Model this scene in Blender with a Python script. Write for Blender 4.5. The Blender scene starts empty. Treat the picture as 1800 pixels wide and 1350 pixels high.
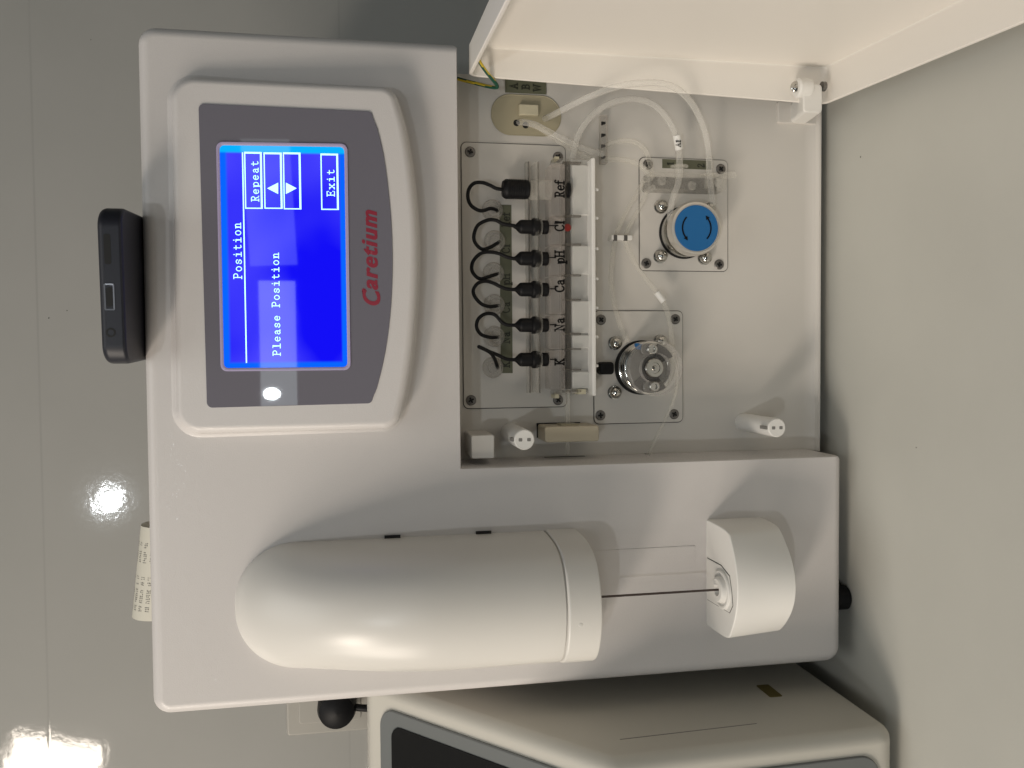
import bpy, bmesh, math, random
from mathutils import Vector, Matrix
random.seed(7)
SC = bpy.context.scene
COL = SC.collection

# ------------------------------------------------------------------ camera
YAW, PITCH, ROLL, FPX = -3.51257733e-02, 1.80431664e-01, 1.43141193e-02, 1483.03703
CAM = Vector((0.183875626, -0.451322609, 0.292331909))
fw = Vector((math.sin(YAW)*math.cos(PITCH), math.cos(YAW)*math.cos(PITCH), -math.sin(PITCH)))
rt = Vector((math.cos(YAW), -math.sin(YAW), 0))
dn = fw.cross(rt)
_c, _s = math.cos(ROLL), math.sin(ROLL)
rt, dn = _c*rt + _s*dn, -_s*rt + _c*dn
cam_data = bpy.data.cameras.new('camera')
cam = bpy.data.objects.new('camera', cam_data)
COL.objects.link(cam)
# the phone that took the picture was held on its side: image right = down in the room
M = Matrix((dn, rt, -fw)).transposed().to_4x4()
M.translation = CAM
cam.matrix_world = M
cam_data.sensor_fit = 'HORIZONTAL'
cam_data.sensor_width = 36
cam_data.lens = 36*FPX/1800
cam_data.clip_start = 0.01
cam_data.clip_end = 50
SC.camera = cam

# ------------------------------------------------------------------ light
world = bpy.data.worlds.new('World')
SC.world = world
world.use_nodes = True
bg = world.node_tree.nodes['Background']
bg.inputs[0].default_value = (0.86, 0.88, 0.85, 1)
bg.inputs[1].default_value = 0.075

def area(name, loc, target, power, col, sx, sy=None, shape='RECTANGLE'):
    d = bpy.data.lights.new(name, 'AREA')
    d.energy = power
    d.color = col
    d.shape = shape
    d.size = sx
    if sy: d.size_y = sy
    o = bpy.data.objects.new(name, d)
    COL.objects.link(o)
    o.location = loc
    v = Vector(target) - Vector(loc)
    o.rotation_euler = v.to_track_quat('-Z', 'Y').to_euler()
    return o
area('warm_lamp', (-0.92, -0.88, 1.06), (0.15, 0, 0.2), 9.5, (1.0, 0.885, 0.76), 0.38, 0.22)
area('side_lamp', (-1.05, -0.55, 0.66), (0.15, 0, 0.2), 8.5, (1.0, 0.89, 0.77), 0.55, 0.55)
area('cool_lamp', (-0.38, -2.27, 1.27), (0.15, 0, 0.2), 5.0, (0.92, 0.97, 1.0), 0.06, shape='DISK')
area('overhead_fill', (0.0, -0.9, 2.3), (0.15, 0, 0.2), 10, (0.99, 1.0, 0.97), 1.3, 1.3)  # added soft fill from overhead, no fixture of the room
area('small_lamp', (0.064, -2.31, 0.965), (0.17, 0, 0.33), 1.0, (0.90, 0.97, 1.0), 0.036, 0.05, 'ELLIPSE')
area('reflection_panel', (0.22, -2.34, 0.95), (0.2, 0, 0.3), 0.55, (0.85, 0.95, 1.0), 0.42, 0.115)  # added dim panel, shaped to reflect as a lighter band in the screen
area('reflection_panel', (0.68, -2.34, 0.97), (0.2, 0, 0.3), 0.28, (0.85, 0.95, 1.0), 0.40, 0.15)  # second added panel, breaks up the reflected band

SC.view_settings.view_transform = 'Standard'
SC.view_settings.look = 'None'
SC.view_settings.exposure = 0
SC.view_settings.gamma = 1
SC.view_settings.use_curve_mapping = False
SC.render.engine = 'CYCLES'
SC.cycles.max_bounces = 10
SC.cycles.transparent_max_bounces = 16

# ------------------------------------------------------------------ frames and picking
class Frame:
    def __init__(s, O, U, V):
        s.O = Vector(O); s.U = Vector(U).normalized(); s.V = Vector(V).normalized()
        s.N = s.U.cross(s.V).normalized()
    def at(s, a, b, h=0.0):
        return s.O + s.U*a + s.V*b + s.N*h
    def pick(s, px, py, h=0.0):
        """place on the plane h above this frame seen at a photo position, as (a, b)"""
        k = fw + rt*((1350-py-675)/FPX) + dn*((px-900)/FPX)
        O = s.O + s.N*h
        t = (O-CAM).dot(s.N)/k.dot(s.N)
        q = CAM + k*t - O
        return q.dot(s.U), q.dot(s.V)
    def pt(s, px, py, h=0.0):
        return s.at(*s.pick(px, py, h), h)

W, H, ZC, XC, Z0 = 0.35, 0.3986, 0.2379, 0.1231, 0.012
DB = 0.038                                       # depth of the open compartment
FR = Frame((0, 0, 0), (1, 0, 0), (0, 0, 1))      # front face, h towards the room
BK = Frame((0, DB, 0), (1, 0, 0), (0, 0, 1))     # back of the compartment
CF = Frame((0, -0.0165, 0.262), (1, 0, 0), (0, 0.0105, 0.123))   # display face, leans back
WL = Frame((0, 0.42, 0), (1, 0, 0), (0, 0, 1))

# ------------------------------------------------------------------ materials
def mat(name, col, rough=0.5, metal=0.0, spec=0.5, bump=0.0, bscale=900, var=0.0, vscale=6, trans=0.0,
        alpha=None, coat=0.0, ior=1.45, emit=None, estr=0.0):
    m = bpy.data.materials.new(name)
    m.use_nodes = True
    nt = m.node_tree
    b = nt.nodes['Principled BSDF']
    b.inputs['Base Color'].default_value = (*col, 1)
    b.inputs['Roughness'].default_value = rough
    b.inputs['Metallic'].default_value = metal
    b.inputs['Specular IOR Level'].default_value = spec
    b.inputs['IOR'].default_value = ior
    b.inputs['Transmission Weight'].default_value = trans
    b.inputs['Coat Weight'].default_value = coat
    if emit:
        b.inputs['Emission Color'].default_value = (*emit, 1)
        b.inputs['Emission Strength'].default_value = estr
    tc = nt.nodes.new('ShaderNodeTexCoord')
    if var:
        n = nt.nodes.new('ShaderNodeTexNoise')
        n.inputs['Scale'].default_value = vscale
        n.inputs['Detail'].default_value = 5
        nt.links.new(tc.outputs['Object'], n.inputs['Vector'])
        mx = nt.nodes.new('ShaderNodeMix')
        mx.data_type = 'RGBA'
        mx.inputs[6].default_value = (*[c*(1-var) for c in col], 1)
        mx.inputs[7].default_value = (*[min(1, c*(1+var)) for c in col], 1)
        nt.links.new(n.outputs['Fac'], mx.inputs[0])
        nt.links.new(mx.outputs[2], b.inputs['Base Color'])
    if bump:
        n = nt.nodes.new('ShaderNodeTexNoise')
        n.inputs['Scale'].default_value = bscale
        n.inputs['Detail'].default_value = 3
        nt.links.new(tc.outputs['Object'], n.inputs['Vector'])
        bp = nt.nodes.new('ShaderNodeBump')
        bp.inputs['Strength'].default_value = bump
        bp.inputs['Distance'].default_value = 0.0004
        nt.links.new(n.outputs['Fac'], bp.inputs['Height'])
        nt.links.new(bp.outputs['Normal'], b.inputs['Normal'])
    if alpha is not None:
        out = nt.nodes['Material Output']
        tr = nt.nodes.new('ShaderNodeBsdfTransparent')
        fr = nt.nodes.new('ShaderNodeLayerWeight')
        fr.inputs['Blend'].default_value = 0.35
        mr = nt.nodes.new('ShaderNodeMapRange')
        mr.inputs['To Min'].default_value = alpha
        mr.inputs['To Max'].default_value = min(1, alpha+0.45)
        nt.links.new(fr.outputs['Facing'], mr.inputs['Value'])
        ms = nt.nodes.new('ShaderNodeMixShader')
        nt.links.new(mr.outputs[0], ms.inputs[0])
        nt.links.new(tr.outputs[0], ms.inputs[1])
        nt.links.new(b.outputs[0], ms.inputs[2])
        nt.links.new(ms.outputs[0], out.inputs['Surface'])
    return m

M_house = mat('grained_plastic', (0.60, 0.578, 0.565), 0.36, bump=0.16, bscale=1700, var=0.02)
def add_flakes(m, scale, amount):
    nt = m.node_tree; b = nt.nodes['Principled BSDF']
    tc = nt.nodes.new('ShaderNodeTexCoord')
    vo = nt.nodes.new('ShaderNodeTexVoronoi'); vo.inputs['Scale'].default_value = scale
    nt.links.new(tc.outputs['Object'], vo.inputs['Vector'])
    sep = nt.nodes.new('ShaderNodeSeparateXYZ'); nt.links.new(vo.outputs['Color'], sep.inputs[0])
    gt = nt.nodes.new('ShaderNodeMath'); gt.operation = 'GREATER_THAN'; gt.inputs[1].default_value = 1-amount
    nt.links.new(sep.outputs['X'], gt.inputs[0])
    dl = nt.nodes.new('ShaderNodeMath'); dl.operation = 'LESS_THAN'; dl.inputs[1].default_value = 0.42
    nt.links.new(vo.outputs['Distance'], dl.inputs[0])
    mu = nt.nodes.new('ShaderNodeMath'); mu.operation = 'MULTIPLY'
    nt.links.new(gt.outputs[0], mu.inputs[0]); nt.links.new(dl.outputs[0], mu.inputs[1])
    nt.links.new(mu.outputs[0], b.inputs['Coat Weight'])
    b.inputs['Coat Roughness'].default_value = 0.2
    ge = nt.nodes.new('ShaderNodeNewGeometry')
    wn = nt.nodes.new('ShaderNodeTexWhiteNoise'); nt.links.new(vo.outputs['Color'], wn.inputs['Vector'])
    sb = nt.nodes.new('ShaderNodeVectorMath'); sb.operation = 'SUBTRACT'; sb.inputs[1].default_value = (0.5, 0.5, 0.5)
    nt.links.new(wn.outputs['Color'], sb.inputs[0])
    sc = nt.nodes.new('ShaderNodeVectorMath'); sc.operation = 'SCALE'; sc.inputs['Scale'].default_value = 0.24
    nt.links.new(sb.outputs[0], sc.inputs[0])
    ad = nt.nodes.new('ShaderNodeVectorMath'); ad.operation = 'ADD'
    nt.links.new(ge.outputs['Normal'], ad.inputs[0]); nt.links.new(sc.outputs[0], ad.inputs[1])
    no = nt.nodes.new('ShaderNodeVectorMath'); no.operation = 'NORMALIZE'; nt.links.new(ad.outputs[0], no.inputs[0])
    nt.links.new(no.outputs[0], b.inputs['Coat Normal'])
add_flakes(M_house, 2000, 0.12)
M_panel = mat('panel_plastic', (0.615, 0.59, 0.55), 0.5, bump=0.1, bscale=1500, var=0.03)
M_socket = mat('socket_plastic', (0.34, 0.33, 0.30), 0.3)
M_smooth = mat('smooth_plastic', (0.66, 0.645, 0.61), 0.3, bump=0.06, bscale=1500)
M_door = mat('door_plastic', (0.78, 0.75, 0.70), 0.42, bump=0.1, bscale=1500, var=0.02)
M_white = mat('white_plastic', (0.74, 0.73, 0.70), 0.4)
M_face = mat('glossy_faceplate', (0.16, 0.155, 0.185), 0.02)
M_rim = mat('display_rim', (0.42, 0.36, 0.55), 0.3)
M_red = mat('red_print', (0.25, 0.02, 0.04), 0.35)
M_text = mat('screen_glyph', (0.5, 0.8, 0.8), 0.3, emit=(0.50, 0.98, 1.0), estr=1.0)
M_black = mat('black_rubber', (0.006, 0.006, 0.007), 0.5, spec=0.25, bump=0.1, bscale=900)
M_wire = mat('black_wire', (0.006, 0.006, 0.007), 0.5, spec=0.25)
M_ink = mat('black_ink', (0.006, 0.006, 0.006), 0.6, spec=0.1)
M_gap = mat('dark_gap', (0.03, 0.028, 0.026), 0.8)
M_line = mat('groove_line', (0.085, 0.08, 0.075), 0.7)
M_dim = mat('shaded_recess', (0.20, 0.195, 0.185), 0.7)
M_olive = mat('olive_label', (0.125, 0.13, 0.085), 0.5)
M_oliveink = mat('olive_ink', (0.030, 0.032, 0.022), 0.5)
M_beige = mat('beige_plastic', (0.50, 0.44, 0.33), 0.45, var=0.04)
M_port = mat('port_beige', (0.40, 0.36, 0.25), 0.5)
M_insert = mat('port_insert', (0.56, 0.52, 0.38), 0.5)
M_chrome = mat('polished_steel', (0.50, 0.49, 0.46), 0.13, metal=1)
M_steel = mat('brushed_steel', (0.20, 0.195, 0.185), 0.33, metal=1)
M_screw = mat('screw_steel', (0.20, 0.19, 0.18), 0.42, metal=0.8)
M_alu = mat('satin_aluminium', (0.66, 0.63, 0.58), 0.35, metal=0.7)
M_blue = mat('blue_disc', (0.010, 0.125, 0.34), 0.42)
M_tube = mat('milky_tube', (0.78, 0.765, 0.72), 0.2, alpha=0.16)
M_tube2 = mat('thin_clear_tube', (0.78, 0.75, 0.66), 0.15, alpha=0.09)
M_clear = mat('clear_plastic', (0.72, 0.70, 0.64), 0.06, alpha=0.07)
M_cover = mat('clear_cover', (0.62, 0.60, 0.57), 0.04, alpha=0.09)
M_acryl = mat('tinted_acrylic', (0.62, 0.56, 0.51), 0.08, alpha=0.13)
M_frost = mat('frosted_tray', (0.80, 0.79, 0.75), 0.25, alpha=0.40)
M_cell = mat('cell_highlight', (0.86, 0.85, 0.81), 0.12, alpha=0.42)  # whitish tone standing for highlights in the clear holder
M_chan = mat('flow_channel', (0.15, 0.135, 0.115), 0.15, alpha=0.28)
M_grom = mat('translucent_grommet', (0.66, 0.62, 0.56), 0.3, alpha=0.25)
M_phone = mat('phone_case', (0.012, 0.013, 0.020), 0.45, bump=0.05, bscale=2000)
M_portmetal = mat('port_metal', (0.22, 0.23, 0.26), 0.35, metal=0.7)
M_cream = mat('cream_plastic', (0.51, 0.495, 0.445), 0.45, bump=0.08, bscale=1300)
M_grey = mat('grey_plastic', (0.14, 0.15, 0.15), 0.4)
M_pane = mat('black_pane', (0.010, 0.010, 0.010), 0.25)
M_paper = mat('thermal_paper', (0.62, 0.60, 0.52), 0.6)
M_needle = mat('needle_steel', (0.10, 0.08, 0.075), 0.4, metal=0.8)
M_green = mat('green_sheath', (0.01, 0.075, 0.045), 0.4)
M_yellow = mat('yellow_sheath', (0.62, 0.46, 0.03), 0.4)
M_stick = mat('yellow_sticker', (0.13, 0.105, 0.03), 0.5)
M_redpart = mat('red_dot', (0.20, 0.012, 0.008), 0.4)
M_slot = mat('slot_black', (0.006, 0.006, 0.006), 0.6)

def screen_material():
    m = mat('lcd_screen', (0.0, 0.0, 0.05), 0.025, spec=0.6)
    nt = m.node_tree
    b = nt.nodes['Principled BSDF']
    tc = nt.nodes.new('ShaderNodeTexCoord')
    sx = nt.nodes.new('ShaderNodeSeparateXYZ')
    nt.links.new(tc.outputs['Generated'], sx.inputs[0])
    def ramp(sock, a, bb):
        r = nt.nodes.new('ShaderNodeMapRange')
        r.interpolation_type = 'SMOOTHSTEP'
        r.inputs['From Min'].default_value = a
        r.inputs['From Max'].default_value = bb
        nt.links.new(sock, r.inputs['Value'])
        return r.outputs[0]
    def mx(a, b2):
        q = nt.nodes.new('ShaderNodeMath'); q.operation = 'MAXIMUM'
        nt.links.new(a, q.inputs[0]); nt.links.new(b2, q.inputs[1])
        return q.outputs[0]
    right = ramp(sx.outputs['X'], 0.962, 0.976)
    left = ramp(sx.outputs['X'], 0.032, 0.016)
    top = ramp(sx.outputs['Z'], 0.935, 0.965)
    bot = ramp(sx.outputs['Z'], 0.050, 0.030)
    edge = mx(mx(left, top), bot)
    m1 = nt.nodes.new('ShaderNodeMix'); m1.data_type = 'RGBA'
    m1.inputs[6].default_value = (0.018, 0.014, 0.95, 1)
    m1.inputs[7].default_value = (0.0, 0.13, 1.0, 1)
    nt.links.new(edge, m1.inputs[0])
    m2 = nt.nodes.new('ShaderNodeMix'); m2.data_type = 'RGBA'
    m2.inputs[7].default_value = (0.0, 0.45, 1.0, 1)
    nt.links.new(m1.outputs[2], m2.inputs[6])
    nt.links.new(right, m2.inputs[0])
    nt.links.new(m2.outputs[2], b.inputs['Emission Color'])
    n = nt.nodes.new('ShaderNodeTexNoise'); n.inputs['Scale'].default_value = 15; n.inputs['Detail'].default_value = 2
    nt.links.new(tc.outputs['Object'], n.inputs['Vector'])
    mm = nt.nodes.new('ShaderNodeMix'); mm.data_type = 'RGBA'
    mm.inputs[6].default_value = (0.004, 0.002, 0.90, 1); mm.inputs[7].default_value = (0.085, 0.075, 1.0, 1)
    cr = nt.nodes.new('ShaderNodeMapRange'); cr.inputs['From Min'].default_value = 0.35; cr.inputs['From Max'].default_value = 0.65
    nt.links.new(n.outputs['Fac'], cr.inputs['Value']); nt.links.new(cr.outputs[0], mm.inputs[0])
    nt.links.new(mm.outputs[2], m1.inputs[6])
    b.inputs['Emission Strength'].default_value = 1.0
    return m
M_screen = screen_material()

def wall_material():
    m = mat('glazed_tile', (0.34, 0.335, 0.30), 0.05, spec=0.5)
    nt = m.node_tree
    b = nt.nodes['Principled BSDF']
    tc = nt.nodes.new('ShaderNodeTexCoord')
    sx = nt.nodes.new('ShaderNodeSeparateXYZ')
    nt.links.new(tc.outputs['Object'], sx.inputs[0])
    def joint(sock, period, off, half):
        a = nt.nodes.new('ShaderNodeMath'); a.operation = 'ADD'; a.inputs[1].default_value = -off + 100*period + period/2
        nt.links.new(sock, a.inputs[0])
        w = nt.nodes.new('ShaderNodeMath'); w.operation = 'MODULO'; w.inputs[1].default_value = period
        nt.links.new(a.outputs[0], w.inputs[0])
        s = nt.nodes.new('ShaderNodeMath'); s.operation = 'SUBTRACT'; s.inputs[1].default_value = period/2
        nt.links.new(w.outputs[0], s.inputs[0])
        ab = nt.nodes.new('ShaderNodeMath'); ab.operation = 'ABSOLUTE'
        nt.links.new(s.outputs[0], ab.inputs[0])
        r = nt.nodes.new('ShaderNodeMapRange')
        r.inputs['From Min'].default_value = half*0.2
        r.inputs['From Max'].default_value = half
        r.inputs['To Min'].default_value = 1
        r.inputs['To Max'].default_value = 0
        nt.links.new(ab.outputs[0], r.inputs['Value'])
        return r.outputs[0]
    jz = joint(sx.outputs['Z'], 0.285, 0.591, 0.0016)
    jx = joint(sx.outputs['X'], 1.20, -0.62, 0.0016)
    q = nt.nodes.new('ShaderNodeMath'); q.operation = 'MAXIMUM'
    nt.links.new(jz, q.inputs[0]); nt.links.new(jx, q.inputs[1])
    n = nt.nodes.new('ShaderNodeTexNoise')
    n.inputs['Scale'].default_value = 5
    n.inputs['Detail'].default_value = 4
    nt.links.new(tc.outputs['Object'], n.inputs['Vector'])
    c0 = nt.nodes.new('ShaderNodeMix'); c0.data_type = 'RGBA'
    c0.inputs[6].default_value = (0.305, 0.308, 0.29, 1)
    c0.inputs[7].default_value = (0.375, 0.37, 0.355, 1)
    nt.links.new(n.outputs['Fac'], c0.inputs[0])
    c1 = nt.nodes.new('ShaderNodeMix'); c1.data_type = 'RGBA'
    c1.inputs[7].default_value = (0.315, 0.315, 0.30, 1)
    nt.links.new(c0.outputs[2], c1.inputs[6])
    nt.links.new(q.outputs[0], c1.inputs[0])
    nt.links.new(c1.outputs[2], b.inputs['Base Color'])
    n2 = nt.nodes.new('ShaderNodeTexNoise')
    n2.inputs['Scale'].default_value = 120
    n2.inputs['Detail'].default_value = 4
    nt.links.new(tc.outputs['Object'], n2.inputs['Vector'])
    h = nt.nodes.new('ShaderNodeMath'); h.operation = 'MULTIPLY_ADD'
    h.inputs[1].default_value = -0.45
    nt.links.new(q.outputs[0], h.inputs[0])
    nt.links.new(n2.outputs['Fac'], h.inputs[2])
    bp = nt.nodes.new('ShaderNodeBump')
    bp.inputs['Strength'].default_value = 0.16
    bp.inputs['Distance'].default_value = 0.0003
    nt.links.new(h.outputs[0], bp.inputs['Height'])
    nt.links.new(bp.outputs['Normal'], b.inputs['Normal'])
    return m
M_wall = wall_material()
M_counter = mat('laminate_counter', (0.50, 0.497, 0.455), 0.42, bump=0.10, bscale=600, var=0.07, vscale=14)

# ------------------------------------------------------------------ mesh helpers
def link(name, verts, faces, material, parent=None, smooth=35):
    me = bpy.data.meshes.new(name)
    me.from_pydata([tuple(v) for v in verts], [], faces)
    bm = bmesh.new(); bm.from_mesh(me)
    bmesh.ops.recalc_face_normals(bm, faces=bm.faces)
    bm.to_mesh(me); bm.free()
    if smooth:
        for p in me.polygons: p.use_smooth = True
        me.set_sharp_from_angle(angle=math.radians(smooth))
    for m in (material if isinstance(material, (list, tuple)) else [material]):
        me.materials.append(m)
    o = bpy.data.objects.new(name, me)
    COL.objects.link(o)
    if parent: o.parent = parent
    if smooth:
        w = o.modifiers.new('weighted_normals', 'WEIGHTED_NORMAL')
        w.mode = 'FACE_AREA'; w.weight = 90; w.keep_sharp = True
    return o

def tag(o, label=None, cat=None, group=None, kind=None):
    if label: o['label'] = label
    if cat: o['category'] = cat
    if group: o['group'] = group
    if kind: o['kind'] = kind
    return o

def empty(name, loc, label, cat, group=None):
    o = bpy.data.objects.new(name, None)
    COL.objects.link(o)
    o.location = loc
    o.empty_display_size = 0.02
    return tag(o, label, cat, group)

class MB:
    """collects shapes of one part"""
    def __init__(s): s.v = []; s.f = []
    def add(s, v, f):
        k = len(s.v); s.v += list(v); s.f += [tuple(i+k for i in q) for q in f]; return s
    def loft(s, rings, cap0=True, cap1=True):
        n = len(rings[0]); v = [p for r in rings for p in r]; f = []
        for i in range(len(rings)-1):
            for j in range(n):
                a, b = i*n+j, i*n+(j+1) % n
                f.append((a, b, b+n, a+n))
        if cap0: f.append(tuple(range(n-1, -1, -1)))
        if cap1: f.append(tuple(range((len(rings)-1)*n, len(rings)*n)))
        return s.add(v, f)
    def prism(s, poly, fr, h0, h1, bev=0.0, nb=3, bev0=0.0):
        poly = ccw(poly)
        rings = []
        if bev0:
            for k in range(nb+1):
                a = math.pi/2*k/nb
                rings.append([fr.at(x, y, h0+bev0*(1-math.sin(a))) for x, y in inset(poly, bev0*(1-math.cos(math.pi/2-a)))] )
            rings = rings if True else rings
            rings = [[fr.at(x, y, h0+bev0*(1-math.cos(math.pi/2*k/nb))) for x, y in inset(poly, bev0*(1-math.sin(math.pi/2*k/nb)))] for k in range(nb+1)]
        else:
            rings.append([fr.at(x, y, h0) for x, y in poly])
        if bev:
            for k in range(nb+1):
                a = math.pi/2*k/nb
                rings.append([fr.at(x, y, h1-bev*(1-math.sin(a))) for x, y in inset(poly, bev*(1-math.cos(a)))])
        else:
            rings.append([fr.at(x, y, h1) for x, y in poly])
        return s.loft(rings)
    def lathe(s, O, axis, prof, n=40):
        """prof: (radius, distance along axis)"""
        axis = Vector(axis).normalized()
        u = axis.orthogonal().normalized(); w = axis.cross(u)
        rings = [[Vector(O)+axis*d+(u*math.cos(2*math.pi*j/n)+w*math.sin(2*math.pi*j/n))*max(r, 1e-5) for j in range(n)] for r, d in prof]
        return s.loft(rings)
    def tube(s, pts, r, n=14, sub=7):
        P = [Vector(p) for p in pts]
        Q = []
        for i in range(len(P)-1):
            a = P[max(i-1, 0)]; b = P[i]; c = P[i+1]; d = P[min(i+2, len(P)-1)]
            for k in range(sub):
                t = k/sub
                Q.append(0.5*((2*b)+(c-a)*t+(2*a-5*b+4*c-d)*t*t+(3*b-a-3*c+d)*t**3))
        Q.append(P[-1])
        T = (Q[1]-Q[0]).normalized()
        u = T.orthogonal().normalized()
        rings = []
        for i, q in enumerate(Q):
            t2 = (Q[min(i+1, len(Q)-1)]-Q[max(i-1, 0)]).normalized()
            u = (u - t2*u.dot(t2)).normalized()
            w = t2.cross(u)
            rings.append([q+(u*math.cos(2*math.pi*j/n)+w*math.sin(2*math.pi*j/n))*r for j in range(n)])
        return s.loft(rings)
    def build(s, name, material, parent=None, smooth=35):
        return link(name, s.v, s.f, material, parent, smooth)

def area2(p): return sum(p[i][0]*p[(i+1) % len(p)][1]-p[(i+1) % len(p)][0]*p[i][1] for i in range(len(p)))/2
def ccw(p): return list(p) if area2(p) > 0 else list(reversed(p))
def inset(p, d):
    if abs(d) < 1e-9: return list(p)
    n = len(p); out = []
    for i in range(n):
        a, b, c = Vector(p[i-1]), Vector(p[i]), Vector(p[(i+1) % n])
        e1 = (b-a).normalized(); e2 = (c-b).normalized()
        n1 = Vector((-e1.y, e1.x)); n2 = Vector((-e2.y, e2.x))
        m = n1+n2
        if m.length < 1e-6: m = n1
        m.normalize()
        k = max(0.35, m.dot(n1))
        q = b+m*(d/k)
        out.append((q.x, q.y))
    return out
def rpoly(c, r, n=6):
    """polygon with rounded corners; r a number or one per corner"""
    c = ccw(c) if not isinstance(r, (list, tuple)) else list(c)
    N = len(c); out = []
    for i in range(N):
        ri = r[i] if isinstance(r, (list, tuple)) else r
        a, b, d = Vector(c[i-1]), Vector(c[i]), Vector(c[(i+1) % N])
        e1 = (a-b).normalized(); e2 = (d-b).normalized()
        ang = e1.angle(e2)
        t = ri/math.tan(ang/2)
        t = min(t, (a-b).length*0.49, (d-b).length*0.49)
        rr = t*math.tan(ang/2)
        cen = b+(e1+e2).normalized()*(rr/math.sin(ang/2))
        p0 = b+e1*t-cen; p1 = b+e2*t-cen
        a0 = math.atan2(p0.y, p0.x); a1 = math.atan2(p1.y, p1.x)
        da = (a1-a0+math.pi) % (2*math.pi)-math.pi
        for k in range(n+1):
            q = a0+da*k/n
            out.append((cen.x+rr*math.cos(q), cen.y+rr*math.sin(q)))
    return out
def rect(x0, x1, y0, y1): return [(x0, y0), (x1, y0), (x1, y1), (x0, y1)]
def rrect(x0, x1, y0, y1, r, n=6): return rpoly(rect(min(x0, x1), max(x0, x1), min(y0, y1), max(y0, y1)), r, n)
def prect(fr, px0, py0, px1, py1, h=0.0):
    """upright rectangle on a frame that spans a box in the photo: x0, x1, z0, z1"""
    q = [fr.pick(a, b, h) for a, b in ((px0, py0), (px1, py0), (px0, py1), (px1, py1))]
    xs = sorted(p[0] for p in q); zs = sorted(p[1] for p in q)
    return (xs[0]+xs[1])/2, (xs[2]+xs[3])/2, (zs[0]+zs[1])/2, (zs[2]+zs[3])/2
def smoothpoly(pts, sub=5):
    P = [Vector(p) for p in pts]; Q = []
    for i in range(len(P)-1):
        a = P[max(i-1, 0)]; b = P[i]; c = P[i+1]; d = P[min(i+2, len(P)-1)]
        for k in range(sub):
            t = k/sub
            q = 0.5*((2*b)+(c-a)*t+(2*a-5*b+4*c-d)*t*t+(3*b-a-3*c+d)*t**3)
            Q.append((q.x, q.y))
    Q.append((P[-1].x, P[-1].y))
    return Q

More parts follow.
